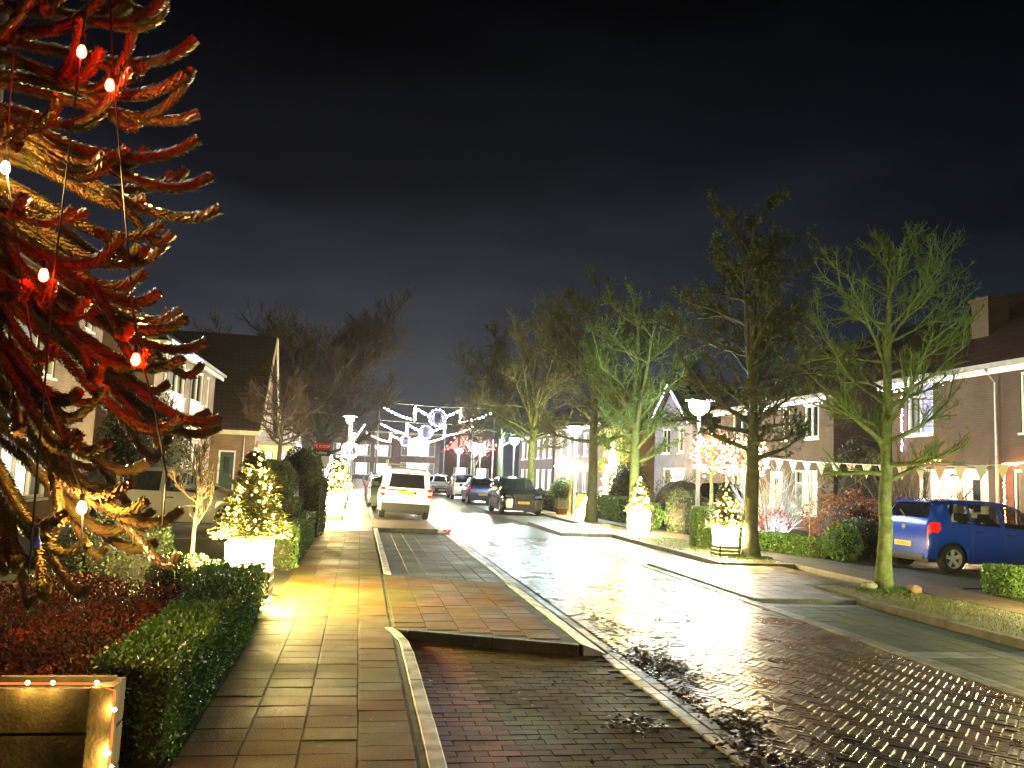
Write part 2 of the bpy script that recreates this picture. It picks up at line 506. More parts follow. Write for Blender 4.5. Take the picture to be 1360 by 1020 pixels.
bay2 = poly_slab('parking_bay_middle', [(0.6, 13.55), (2.42, 12.75), (2.42, 24.1), (0.6, 24.1)], ZR - 0.014, grit)
spots = []
for c in range(6):
    x = 0.62 + 0.3 * (c + 0.5); y = 13.7 - (x - 0.6) * 0.44 + 0.1
    while y < 24.0:
        spots.append((x, y, 0)); y += 0.3
lay(bay2, 'paving_tile', spots, 0.284, 0.292, ZR, m_dark, limit=300)
dw2 = slab('driveway_by_van', 0.442, 2.28, 24.1, 28.1, 0.0, far_side)
kerb_run(dw2, [(0.5, 24.05), (2.3, 24.05)], 0.1, 0.004, m_kerbd)
ramp(dw2, 2.29, 2.52, 24.1, 28.1, 0.004, ZR + 0.02, 8, m_kerb)
slab('parking_bay_far_left', 0.6, 2.5, 28.104, 150, ZR, far_side)

# road: herringbone clay bricks
road = MB()
road.box(2.42, 5.95, -4, 23.4, ZR - 0.2, ZR - 0.011)
rd = tag(road.build('road', wetgrit), kind='structure')
slab('road_far', 2.50, 6.0, 23.404, 150, ZR - 0.002, far_road)
U = 0.069
spots = []
ca, sa = math.cos(R(45)), math.sin(R(45))
for i in range(-30, 300):
    for k in range(-60, 300):
        c = (i - k) % 6
        if c == 0: px, py, a = i + 1.5, k + 0.5, 0.0
        elif c == 5: px, py, a = i + 0.5, k + 1.5, math.pi / 2
        else: continue
        px *= U; py *= U
        x = 4.2 + px * ca - py * sa; y = 1.5 + px * sa + py * ca
        if 2.66 < x < 5.80 and 3.2 < y < 23.3: spots.append((x, y, a + R(45)))
lay(rd, 'road_brick', spots, 3 * U - 0.006, U - 0.006, ZR, m_road, limit=300, tilt=0.03, dz=0.003, stuff='road_bricks_beyond', ch=0.006)
# gutter courses beside the bay
spots = []
for c in range(2):
    y = 3.0 + 0.1 * c
    while y < 23.4:
        spots.append((2.505 + c * 0.107, y, math.pi / 2)); y += 0.212
spots = [s for s in spots if not (8.1 < s[1] < 12.8 and s[0] < 2.55)]
lay(rd, 'gutter_brick', spots, 0.204, 0.1, ZR + 0.012, m_grey, limit=180, stuff='gutter_bricks_beyond', tilt=0.02)
spots = []
for c in range(2):
    y = 3.0 + 0.1 * c
    while y < 23.4:
        spots.append((5.86 + c * 0.107, y, math.pi / 2)); y += 0.212
lay(rd, 'border_brick', spots, 0.204, 0.1, ZR + 0.012, m_grey, limit=180, stuff='border_bricks_beyond', tilt=0.02)

# right side
bayr = slab('parking_bay_right', 6.02, 7.62, -3, 11.85, ZR - 0.014, grit)
spots = []; sband = []
for c in range(5):
    x = 6.04 + 0.31 * (c + 0.5); y = 3.4
    while y < 11.8:
        (sband if (8.0 < y < 8.5 or y > 11.4 or (x > 7.2 and y > 9.6 and False)) else spots).append((x, y, 0)); y += 0.305
lay(bayr, 'paving_tile', spots, 0.3, 0.296, ZR, m_dark, limit=300)
lay(bayr, 'pale_paving_tile', sband, 0.3, 0.296, ZR, m_grey, limit=60)
ZD = -0.055
dwr = poly_slab('driveway_right', [(5.98, 11.9), (9.0, 11.9), (9.0, 16.7), (5.98, 16.7)], ZD - 0.01, grit)
spots = []
for c in range(10):
    for k in range(16):
        x = 6.0 + 0.3 * (c + 0.5); y = 11.95 + 0.3 * (k + 0.5)
        if x < 7.9 or y > 13.6: spots.append((x, y, 0))
lay(dwr, 'paving_tile', spots, 0.292, 0.292, ZD, m_grey, limit=300, ch=.004)
kerb_run(dwr, [(6.0, 11.88), (7.62, 11.88)], 0.08, ZD + 0.004, m_kerbd)
kerb_run(dwr, [(6.02, 11.9), (6.02, 16.7)], 0.08, ZD + 0.002, m_kerbd)
bayr2 = slab('parking_bay_middle_right', 6.02, 7.6, 16.704, 24.4, ZR, far_grey)
slab('driveway_far_right', 6.02, 9.0, 24.404, 29.4, 0.0, far_grey)
slab('parking_bay_far_right', 6.02, 8.1, 29.404, 150, ZR, far_grey)
kr = tag(bpy.data.objects.new('kerb_right', None), kind='structure'); COL.objects.link(kr)
kerb_run(kr, [(7.68, 2), (7.68, 11.85)], 0.12, 0.0, m_kerbd)
kerb_run(kr, [(7.66, 16.72), (7.66, 24.4)], 0.12, 0.0, m_kerbd)
kerb_run(kr, [(8.16, 29.4), (8.16, 90)], 0.12, 0.0, m_kerbd, step=2.0)
m_verge = mat('mossy_verge', (0.05, 0.055, 0.02), 0.7, var=0.4, vscale=6, bump=0.7, bscale=30, alt=(0.085, 0.07, 0.02), altscale=2.0)
slab('verge_near', 7.742, 9.3, -3, 13.25, -0.008, m_verge)
slab('verge_middle', 7.722, 9.3, 16.71, 24.39, -0.008, m_verge)
slab('verge_far', 8.222, 9.3, 29.41, 150, -0.008, m_verge)
slab('sidewalk_right', 9.304, 10.296, -3, 150, 0.0, far_side)
slab('driveway_garden_right', 10.30, 17.0, 13.3, 19.6, -0.012, mat('driveway_clinker', (0.05, 0.042, 0.035), 0.5, var=0.35, vscale=5, bump=0.5, bscale=30, rvar=0.1))
slab('driveway_garden_left', -7.0, -0.95, 19.2, 23.2, -0.012, MATS['driveway_clinker'])

# grass tufts on the verges, and dead leaves washed into the gutter
def tufts(name, label, boxes, n, h, M):
    b = MB()
    for (x0, x1, y0, y1) in boxes:
        for _ in range(n):
            x = rnd.uniform(x0, x1); y = rnd.uniform(y0, y1)
            p = Vector((x, y, -0.012)); d = Vector((rnd.uniform(-.6, .6), rnd.uniform(-.6, .6), 1))
            b.leaf(p, d, Vector((rnd.uniform(-1, 1), rnd.uniform(-1, 1), 0.1)), h * rnd.uniform(.5, 1.3), 0.01)
    return tag(b.build(name, M), label, 'grass', kind='stuff')
m_grass = mat('winter_grass', (0.075, 0.095, 0.022), 0.6, var=0.4, vscale=5)
tufts('verge_grass', 'short mossy winter grass on the verge by the kerb', [(7.76, 9.25, 7.5, 13.1), (7.74, 9.25, 16.8, 24.3)], 5200, 0.035, m_grass)
m_dead = mat('dead_wet_leaf', (0.05, 0.022, 0.014), 0.35, var=0.5, vscale=15, spec=0.6)
b = MB()
def litter(cx_, cy_, sx, sy, n):
    for _ in range(n):
        x = rnd.gauss(cx_, sx); y = rnd.gauss(cy_, sy)
        p = Vector((x, y, ZR + rnd.uniform(0.004, 0.03)))
        a = rnd.uniform(0, 6.28)
        b.leaf(p, Vector((math.cos(a), math.sin(a), rnd.uniform(-.4, .6))), Vector((rnd.uniform(-.5, .5), rnd.uniform(-.5, .5), 1)), rnd.uniform(.03, .07), rnd.uniform(.02, .04))
for a_ in [(2.92, 7.95, .13, .3, 620), (2.98, 7.4, .1, .2, 240), (2.72, 6.5, .06, .25, 160), (2.85, 5.9, .1, .2, 320), (2.62, 5.3, .08, .2, 160), (2.72, 4.75, .2, .25, 620),
           (2.05, 5.9, .1, .12, 130), (3.05, 9.8, .07, .8, 160)]:
    litter(*a_)
for _ in range(160):
    litter(rnd.uniform(0.6, 5.5), rnd.uniform(4.2, 11), .02, .02, 1)
tag(b.build('leaf_litter', m_dead), 'dark wet dead leaves washed along the gutter of the brick road', 'leaves', kind='stuff')
b = MB()
for _ in range(70):
    x = rnd.uniform(-.9, .4); y = rnd.uniform(4.2, 13); a = rnd.uniform(0, 6.28)
    b.leaf(Vector((x, y, rnd.uniform(.004, .012))), Vector((math.cos(a), math.sin(a), rnd.uniform(0, .4))), Vector((0, 0, 1)), rnd.uniform(.02, .045), .02)
tag(b.build('scattered_leaves', mat('pale_dead_leaf', (0.13, 0.07, 0.03), 0.5)), 'few small pale leaves scattered over the brown pavement', 'leaves', kind='stuff')
# ------------------------------------------------------------------ plants
def rv(s=1.0):
    return Vector((rnd.uniform(-s, s), rnd.uniform(-s, s), rnd.uniform(-s, s)))

def limb_path(p, d, L, n, wig, lift=0.0):
    pts = [p.copy()]; d = d.normalized(); s = L / n
    for i in range(n):
        d = (d + rv(wig) + Vector((0, 0, lift))).normalized()
        p = p + d * s; pts.append(p)
    return pts

def bare_tree(name, label, loc, H, crown_r, M_trunk, M_twig, trunk_r=0.12, first=0.3, nlimb=22, lean=(0, 0), shape='oval', dens=1.0, twig=0.006,
              up_lo=0.5, up_hi=1.1, forks=0, group=None, levels=3, buds=0, M_bud=None, cat='tree'):
    t = thing(name, label, cat, loc, group=group)
    T = MB(); C = MB(); Bd = MB()
    # leader
    lead = [Vector((0, 0, -0.1))]; n = 12
    for i in range(1, n + 1):
        f = i / n
        lead.append(Vector((lean[0] * f * H + rnd.uniform(-.02, .02) * H * 0.15, lean[1] * f * H + rnd.uniform(-.02, .02) * H * 0.15, f * H)))
    rads = [trunk_r * (1.35 if i == 0 else 1.0) * (1 - 0.93 * (i / n)) ** 0.8 + 0.006 for i in range(n + 1)]
    T.tube(lead, rads, 10)
    leaders = [(0.0, lead)]
    for q in range(forks):
        f0 = rnd.uniform(.34, .52); i0 = int(f0 * n); a = rnd.uniform(0, 6.28) + q * 2.4
        d = Vector((math.cos(a) * .42, math.sin(a) * .42, 1)); Lf = H * (1 - f0) * rnd.uniform(.72, .92)
        fp = limb_path(lead[i0], d, Lf, 8, .07, .03)
        r0 = rads[i0] * .72
        T.tube(fp, [r0 * (1 - .92 * k / 8) + .005 for k in range(9)], 7, cap=False)
        leaders.append((f0, fp))
    def at(f):
        f0, pts = rnd.choice([l for l in leaders if l[0] < f - .03] or leaders[:1])
        k = len(pts) - 1; x = (f - f0) / (1 - f0) * k; i = min(int(x), k - 1); return pts[i].lerp(pts[i + 1], min(1, x - i))
    def twigs(path, L, r0, lvl):
        k = int((5 + L * 7) * dens)
        for _ in range(k):
            f = rnd.uniform(0.18, 1.0); x = f * (len(path) - 1); i = min(int(x), len(path) - 2)
            p = path[i].lerp(path[i + 1], x - i); d = (path[i + 1] - path[i]).normalized()
            nd = (d * 0.7 + rv(0.85) + Vector((0, 0, 0.3))).normalized()
            l = L * rnd.uniform(.18, .42) * (1.15 - 0.5 * f)
            pp = limb_path(p, nd, l, 3, 0.3, 0.03)
            C.tube(pp, [twig * 1.1, twig * .9, twig * .7, twig * .35], 3, cap=False)
            if buds:
                for _b in range(buds):
                    q = pp[rnd.randrange(1, 4)]
                    Bd.leaf(q + rv(.03), rv() , rv(), rnd.uniform(.05, .10), rnd.uniform(.03, .055))
            if lvl > 0:
                for _2 in range(int(3 * dens) + 1):
                    f2 = rnd.uniform(.25, 1); x2 = f2 * 3; i2 = min(int(x2), 2)
                    p2 = pp[i2].lerp(pp[i2 + 1], x2 - i2)
                    nd2 = ((pp[i2 + 1] - pp[i2]).normalized() * .7 + rv(.8) + Vector((0, 0, .2))).normalized()
                    qq = limb_path(p2, nd2, l * rnd.uniform(.3, .6), 2, .25, .04)
                    C.tube(qq, [twig * .7, twig * .55, twig * .3], 3, cap=False)
    for k in range(nlimb):
        f = first + (0.97 - first) * ((k + rnd.random()) / nlimb)
        g = (f - first) / (1 - first)
        if shape == 'oval': w = math.sin(math.pi * min(0.97, 0.22 + 0.72 * g)) ** 0.8
        elif shape == 'cone': w = (1 - g) * 0.95 + 0.08
        else: w = 1.0 - 0.55 * g
        a = k * 2.399 + rnd.uniform(-.4, .4)
        L = crown_r * w * rnd.uniform(.8, 1.15)
        u_ = rnd.uniform(up_lo, up_hi) + 0.5 * g
        d = Vector((math.cos(a), math.sin(a), u_))
        r0 = max(0.008, trunk_r * 0.42 * (1 - 0.75 * g))
        L2 = L * math.sqrt(1 + u_ * u_ * 0.35)
        path = limb_path(at(f), d, L2, 7, 0.17, 0.02)
        T.tube(path, [r0 * (1 - 0.9 * i / 7) + 0.003 for i in range(8)], 5, cap=False)
        twigs(path, L2, r0, levels - 2)
        for _s in range(int(4 * dens) + 2):
            x = rnd.uniform(1.5, 6.5); i = int(x)
            p = path[i].lerp(path[i + 1], x - i); dd = (path[i + 1] - path[i]).normalized()
            nd = (dd + rv(.75) + Vector((0, 0, .25))).normalized()
            l = L2 * rnd.uniform(.28, .5)
            sp = limb_path(p, nd, l, 5, .16, .05)
            C.tube(sp, [r0 * .38 * (1 - .8 * q / 5) + .003 for q in range(6)], 4, cap=False)
            twigs(sp, l, r0 * .4, levels - 2)
    T.build('trunk', M_trunk, t, smooth=True)
    C.build('crown', M_twig, t, smooth=True)
    if Bd.f: tag(Bd.build('buds', M_bud or M_twig, t), kind='stuff')
    return t

def leafy_box(name, label, loc, sx, sy, sz, M, n, leaf=0.035, rz=0, group=None, cat='hedge', core=None, round_=0.06):
    """clipped hedge: box of leaves round a dark twiggy core; origin at the base centre"""
    t = thing(name, label, cat, loc, rz, group)
    b = MB()
    for _ in range(n):
        f = rnd.random(); At = sx * sy; Ax = sy * sz; Ay = sx * sz; S = At + 2 * Ax + 2 * Ay
        q = f * S
        if q < At: p = Vector((rnd.uniform(-.5, .5) * sx, rnd.uniform(-.5, .5) * sy, sz)); nn = Vector((0, 0, 1))
        elif q < At + 2 * Ax:
            s = rnd.choice((-1, 1)); p = Vector((s * sx / 2, rnd.uniform(-.5, .5) * sy, rnd.random() * sz)); nn = Vector((s, 0, 0))
        else:
            s = rnd.choice((-1, 1)); p = Vector((rnd.uniform(-.5, .5) * sx, s * sy / 2, rnd.random() * sz)); nn = Vector((0, s, 0))
        wv = 0.5 + 0.5 * math.sin(p.x * 5 + p.y * 4.1 + loc[1]) * math.cos(p.z * 6 + p.y * 2.3)
        p = p - nn * (rnd.random() ** 1.5 * 0.07 + wv * 0.035) + rv(.012)
        ex = max(abs(p.x) - sx / 2 + round_, 0); ey = max(abs(p.y) - sy / 2 + round_, 0); ez = max(p.z - sz + round_, 0)
        if ex + ey + ez > round_ * 1.9: continue
        d = (nn * rnd.uniform(.2, 1.0) + rv(.9) + Vector((0, 0, .35)))
        b.leaf(p, d, rv() + nn * .6, leaf * rnd.uniform(.6, 1.3), leaf * rnd.uniform(.4, .7))
    b.build('leaves', M, t)
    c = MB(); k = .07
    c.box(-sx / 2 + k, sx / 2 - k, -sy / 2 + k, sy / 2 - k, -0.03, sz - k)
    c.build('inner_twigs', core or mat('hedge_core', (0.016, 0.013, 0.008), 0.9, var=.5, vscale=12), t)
    return t

def leafy_ball(name, label, loc, r, zc, M, n, leaf=0.035, sz=1.0, group=None, cat='shrub', stem=None, rough=0.05, core=True):
    t = thing(name, label, cat, loc, 0, group)
    b = MB()
    for _ in range(n):
        d = rv()
        while d.length > 1 or d.length < .05: d = rv()
        d.normalize()
        bumpy = 1 + rough * (math.sin(d.x * 7 + loc[0]) + math.cos(d.y * 6 + d.z * 5 + loc[1]))
        p = Vector((d.x * r, d.y * r, zc + d.z * r * sz)) * 1.0
        p = Vector((0, 0, zc)) + Vector((d.x, d.y, d.z * sz)) * r * bumpy * (1 - rnd.random() ** 2 * .16)
        if p.z < 0: continue
        b.leaf(p, d * rnd.uniform(.2, 1) + rv(.9) + Vector((0, 0, .3)), rv() + d * .6, leaf * rnd.uniform(.6, 1.3), leaf * rnd.uniform(.4, .7))
    b.build('leaves', M, t)
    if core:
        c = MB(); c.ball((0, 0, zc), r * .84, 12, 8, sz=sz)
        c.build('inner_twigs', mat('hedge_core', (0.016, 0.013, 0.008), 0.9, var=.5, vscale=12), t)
    if stem:
        s = MB(); s.tube([(0, 0, -.03), (0.01, 0, zc * .5), (0, 0, zc)], [stem * 1.2, stem, stem], 8)
        s.build('stem', MATS['bark_plain'], t, smooth=True)
    return t

bark = mat('mossy_bark', (0.10, 0.15, 0.035), 0.85, var=0.35, vscale=9, bump=0.8, bscale=45, alt=(0.15, 0.16, 0.10), altscale=14, altlo=.5)
bark_d = mat('dark_bark', (0.075, 0.075, 0.045), 0.9, var=0.35, vscale=9, bump=0.8, bscale=45, alt=(0.05, 0.065, 0.03), altscale=10)
mat('bark_plain', (0.09, 0.065, 0.04), 0.85, var=0.3, vscale=12, bump=0.6, bscale=60)
twig_g = mat('green_twigs', (0.10, 0.15, 0.035), 0.8, var=0.3, vscale=6)
twig_d = mat('dark_twigs', (0.075, 0.07, 0.045), 0.85, var=0.3, vscale=6)
twig_b = mat('brown_twigs', (0.085, 0.06, 0.042), 0.85, var=0.3, vscale=6)
twig_r = mat('red_twigs', (0.14, 0.05, 0.03), 0.7, var=0.3, vscale=6)
bud_g = mat('old_green_leaf', (0.05, 0.105, 0.018), 0.7, var=0.4, vscale=3)

# --- street trees on the right
bare_tree('street_tree', 'slim leafless tree with bright green mossy trunk leaning beside the blue hatchback', (8.78, 12.85, 0), 6.0, 1.75, bark, twig_g, 0.125, first=0.29, nlimb=28,
          lean=(0.03, 0.0), shape='oval', forks=0, dens=1.0, twig=0.006, up_lo=.0, up_hi=.6)
bare_tree('street_tree', 'tall dark leafless tree standing beside the lit planter and street lamp', (8.85, 17.8, 0), 8.0, 1.9, bark_d, twig_d, 0.17, first=0.27, nlimb=40, dens=1.05,
          twig=0.008, shape='oval', forks=1, up_lo=-.1, up_hi=.7, buds=4, M_bud=bud_g)
bare_tree('street_tree', 'green lit tree with pale trunk rising behind a glowing planter', (9.35, 27.6, 0), 8.0, 2.3, bark, twig_g, 0.19, first=0.28, nlimb=32, dens=.9, twig=0.011,
          forks=3, up_lo=-.1, up_hi=.9, buds=5, M_bud=bud_g)
bare_tree('street_tree', 'dark trunked tree at the kerb next to the clipped green hedge', (8.9, 31.3, 0), 9.4, 2.6, bark_d, twig_d, 0.2, first=0.3, nlimb=34, dens=.9, twig=0.012, forks=1, up_lo=-.1, up_hi=.6, buds=5, M_bud=bud_g)
bare_tree('street_tree', 'green lit tree right behind the black car', (8.75, 42.5, 0), 9.6, 3.0, bark, twig_d, 0.2, first=0.3, nlimb=30, dens=.9, twig=0.014, forks=3, up_lo=-.1, up_hi=.9, buds=5, M_bud=bud_g)
bare_tree('street_tree', 'dark tree behind the blue car before the far lamps', (8.7, 52, 0), 10.6, 3.4, bark_d, twig_d, 0.24, first=0.3, nlimb=28, dens=.9, twig=0.017, forks=2, up_lo=.0, up_hi=.7, buds=5, M_bud=bud_g)
bare_tree('garden_tree', 'multi-stemmed pale garden tree before the orange lit house', (12.2, 39, 0), 5.2, 2.0, bark, twig_g, 0.2, first=0.2, nlimb=18, dens=.8, twig=0.012, up_lo=.8, up_hi=1.6)
bare_tree('street_tree', 'small bare tree under the red star lights at the street end', (8.9, 66, 0), 7.0, 2.6, bark_d, twig_b, 0.16, nlimb=20, dens=.7, twig=0.018, group=None)
# --- left
bare_tree('bare_tree', 'broad leafless tree spreading against the grey night sky behind the sign', (-3.0, 62, 0), 10.6, 7.2, bark_d, twig_b, 0.36, first=0.2, nlimb=38, dens=.85, twig=0.026, forks=5, up_lo=.2, up_hi=.9)
bare_tree('globe_tree', 'reddish brown globe shaped bare tree in the garden by the sunroom', (-3.1, 33.5, 0), 4.6, 1.75, MATS['bark_plain'], twig_b, 0.13, first=0.5, nlimb=26, dens=.85, twig=0.009, up_lo=.1, up_hi=.9)
bare_tree('sapling', 'thin bare sapling with brushy top standing in the flower bed', (-2.15, 11.9, 0), 1.75, 0.42, MATS['bark_plain'], twig_b, 0.03, first=0.42, nlimb=14, dens=1.0, twig=0.0035, up_lo=1.0, up_hi=1.9)

# --- hedges and shrubs
hedge_g = mat('box_hedge_leaf', (0.07, 0.17, 0.02), 0.42, var=0.35, vscale=9, spec=.6)
hedge_d = mat('dark_hedge_leaf', (0.03, 0.05, 0.016), 0.5, var=0.35, vscale=9)
leaf_y = mat('privet_leaf', (0.07, 0.14, 0.022), 0.4, var=0.35, vscale=9, spec=.6)
red_lit_leaf = mat('red_lit_brown_leaf', (0.24, 0.034, 0.01), 0.6, var=0.5, vscale=9, alt=(0.10, 0.045, 0.012), altscale=3, spec=.2)  # red-brown leaf, reddened further to carry the red bulbs' light in its colour
orange_leaf = mat('copper_leaf', (0.20, 0.06, 0.018), 0.55, var=0.4, vscale=9)
leafy_box('hedge', 'low dark green hedge beside the wooden trough and pavement edge', (-1.15, 6.75, 0), 0.46, 3.5, 0.56, hedge_g, 26000, 0.032)
leafy_box('hedge', 'rounded low green hedge end in front of the glowing planter', (-1.32, 9.45, 0), 0.62, 1.7, 0.52, hedge_g, 12000, 0.034)
leafy_box('hedge', 'bright green clipped hedge along the pavement behind the lit fir', (-1.22, 16.6, 0), 0.62, 5.4, 0.64, leaf_y, 20000, 0.045)
leafy_box('hedge', 'tall dark hedge column beside the red for sale sign', (-1.08, 21.9, 0), 0.5, 3.2, 1.35, hedge_d, 7000, 0.06)
leafy_box('topiary_cone', 'broad dark clipped yew base below the twin round bushes', (-1.75, 17.4, 0), 1.15, 1.3, 1.0, hedge_d, 7000, 0.05, cat='shrub')
leafy_ball('ball_bush', 'dark round clipped bush beside the silver car window', (-1.72, 18.0, 0), 0.48, 1.28, hedge_d, 5000, 0.045)
leafy_ball('ball_bush', 'higher dark round topiary right below the red sign', (-1.35, 20.4, 0), 0.5, 1.58, hedge_d, 5000, 0.045, stem=.05)
# red lit ground cover in the front bed
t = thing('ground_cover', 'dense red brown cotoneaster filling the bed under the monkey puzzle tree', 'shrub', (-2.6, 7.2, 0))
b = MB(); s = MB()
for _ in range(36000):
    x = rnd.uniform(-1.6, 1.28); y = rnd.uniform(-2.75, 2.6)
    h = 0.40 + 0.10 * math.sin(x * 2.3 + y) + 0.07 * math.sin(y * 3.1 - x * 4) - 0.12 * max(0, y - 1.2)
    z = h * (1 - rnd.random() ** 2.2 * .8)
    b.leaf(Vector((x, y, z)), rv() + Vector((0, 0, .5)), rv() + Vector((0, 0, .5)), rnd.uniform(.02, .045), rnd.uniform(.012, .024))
for _ in range(500):
    x = rnd.uniform(-1.6, 1.25); y = rnd.uniform(-2.7, 2.5)
    s.tube(limb_path(Vector((x, y, 0)), Vector((rnd.uniform(-.6, .6), rnd.uniform(-.6, .6), 1)), rnd.uniform(.3, .62), 4, .25, 0), [.006, .005, .004, .003, .002], 3, cap=False)
tag(b.build('leaves', red_lit_leaf, t), kind='stuff'); tag(s.build('stems', twig_r, t), kind='stuff')
leafy_ball('low_shrub', 'small bright green shrub at the foot of the lit fir', (-2.0, 10.6, 0), 0.42, 0.22, leaf_y, 3500, 0.035, sz=.8)
leafy_ball('low_shrub', 'dark green rounded shrub under the sapling beside the silver car', (-3.4, 13.2, 0), 0.75, 0.3, hedge_d, 4500, 0.05, sz=.75)

# right gardens
leafy_box('column_shrub', 'upright square clipped green shrub at the foot of the street lamp', (8.98, 20.7, 0), 0.62, 0.6, 1.02, leaf_y, 9000, 0.045, cat='shrub')
ang = math.atan2(17.65 - 20.3, 11.0 - 9.9)
leafy_box('hedge', 'long low bright green hedge beneath the white lit bush', (10.38, 19.7, 0), 1.9, 0.5, 0.46, leaf_y, 11000, 0.05, rz=ang)
leafy_box('hedge', 'short low green hedge block next to the long hedge under the bunting', (10.88, 18.5, 0), 0.8, 0.5, 0.46, leaf_y, 5000, 0.05, rz=ang)
leafy_ball('ball_bush', 'bright green rounded bush at the end of the low hedge', (11.12, 17.8, 0), 0.42, 0.42, leaf_y, 4500, 0.05)
leafy_ball('ball_bush', 'dark green bush between the low hedge and the blue hatchback', (11.75, 18.1, 0), 0.5, 0.48, hedge_d, 4500, 0.05)
leafy_box('hedge', 'green hedge block at the pavement edge in front of the blue hatchback', (11.75, 12.4, 0), 2.4, 0.75, 0.46, leaf_y, 16000, 0.042)
leafy_box('hedge', 'clipped green hedge behind the dark trunked tree', (10.6, 32.6, 0), 1.6, 3.4, 0.95, leaf_y, 7000, 0.07)
leafy_box('hedge', 'dark low hedge behind the boxed ball shrub', (10.4, 40.2, 0), 2.6, 4.6, 0.85, hedge_d, 6000, 0.08)
leafy_ball('rounded_shrub', 'dark green tall egg shaped conifer beside the pale trunk', (11.0, 33.2, 0), 0.85, 1.25, hedge_d, 5000, 0.07, sz=1.3)
leafy_ball('rounded_shrub', 'brown green mounded shrub left of the parked black estate', (11.5, 28.6, 0), 1.25, 0.75, mat('brown_green_leaf', (0.06, 0.055, 0.022), .6, var=.5, vscale=8), 6000, 0.06, sz=.9, rough=.12)
leafy_ball('rounded_shrub', 'dark green shrub mound near the lamp post foot', (10.5, 25.6, 0), 0.75, 0.55, hedge_d, 5000, 0.055, sz=1.0, rough=.12)
leafy_ball('rounded_shrub', 'loose leafy bush behind the glowing planter in the verge', (9.85, 27.4, 0), 0.45, 0.4, leaf_y, 2500, 0.06, rough=.15)
leafy_ball('copper_shrub', 'copper red leaved shrub glowing behind the low hedge', (12.2, 19.3, 0), 0.95, 0.62, orange_leaf, 7000, 0.055, sz=.9, rough=.14)
leafy_ball('copper_shrub', 'dim russet shrub beside the dark house corner', (13.9, 19.9, 0), 0.95, 0.6, mat('russet_leaf', (0.11, 0.04, 0.016), .6, var=.4, vscale=8), 6000, 0.055, sz=.95, rough=.14)
leafy_ball('red_heather', 'small red flowering shrub at the foot of the white lit bush', (10.95, 20.7, 0), 0.4, 0.62, mat('red_flower', (0.22, 0.03, 0.015), .6, var=.4, vscale=14), 900, 0.06, core=False)

def fan_bush(name, label, loc, h, r, M, n=46, tw=.012):
    t = thing(name, label, 'shrub', loc)
    b = MB()
    for i in range(n):
        a = rnd.uniform(0, 6.28); o = rnd.uniform(.1, 1.0)
        d = Vector((math.cos(a) * o, math.sin(a) * o, 1.1))
        p = limb_path(Vector((math.cos(a) * .08, math.sin(a) * .08, 0)), d, h * rnd.uniform(.8, 1.25), 6, .1, .03)
        b.tube(p, [tw * (1.2 - .9 * q / 6) for q in range(7)], 4, cap=False)
        for _ in range(7):
            x = rnd.uniform(2, 5.9); k = int(x); q = p[k].lerp(p[k + 1], x - k)
            sp = limb_path(q, (p[k + 1] - p[k]).normalized() + rv(.6), h * rnd.uniform(.15, .35), 3, .15, .03)
            b.tube(sp, [tw * .45, tw * .35, tw * .25, tw * .15], 3, cap=False)
    b.build('branches', M, t)
    return t
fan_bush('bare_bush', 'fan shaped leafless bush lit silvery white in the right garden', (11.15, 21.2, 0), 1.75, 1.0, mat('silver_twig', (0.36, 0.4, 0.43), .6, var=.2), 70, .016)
fan_bush('bare_bush', 'tangled bare shrub silhouetted against the warm porch light', (14.6, 20.2, 0), 2.6, 1.0, MATS['bark_plain'], 34, .02)
b = MB(); b.tube([(0, 0, -.02), (.02, 0, .9), (-.03, 0, 1.95)], [.018, .016, .012], 6)
o = tag(b.build('garden_stake', mat('stake_wood', (0.22, 0.12, 0.05), .7, var=.2), None, (10.65, 18.45, 0)), 'thin bamboo stake standing upright in the low hedge', 'stake')
for k, (x, y, r, lb) in enumerate([(8.45, 12.75, .13, 'pale round boulder on the kerb side of the mossy street tree'), (9.05, 12.45, .12, 'smooth brown boulder on the drive side of the mossy street tree')]):
    b = MB(); b.ball((0, 0, .05), r, 12, 8, sz=.7, jit=.08)
    tag(b.build('boulder', mat('boulder%d' % k, (0.22, 0.21, 0.15) if k == 0 else (0.18, 0.12, 0.07), .8, var=.3, vscale=12, bump=.5, bscale=30), None, (x, y, 0), smooth=True), lb, 'boulder')
b = MB()
for _ in range(1500):
    a = rnd.uniform(0, 6.28); q = rnd.random() ** .5 * .55
    b.leaf(Vector((8.8 + math.cos(a) * q, 12.75 + math.sin(a) * q * .7, 0)), Vector((rnd.uniform(-.8, .8), rnd.uniform(-.8, .8), 1)), rv(), rnd.uniform(.03, .09), .014)
for _ in range(1200):
    a = rnd.uniform(0, 6.28); q = rnd.random() ** .5 * .6
    b.leaf(Vector((8.75 + math.cos(a) * q, 17.8 + math.sin(a) * q * .7, 0)), Vector((rnd.uniform(-.8, .8), rnd.uniform(-.8, .8), 1)), rv(), rnd.uniform(.03, .08), .014)
tag(b.build('tree_pit_grass', mat('fresh_grass', (0.05, 0.11, 0.02), .6, var=.4)), 'small green weeds growing round the street tree feet', 'grass', kind='stuff')

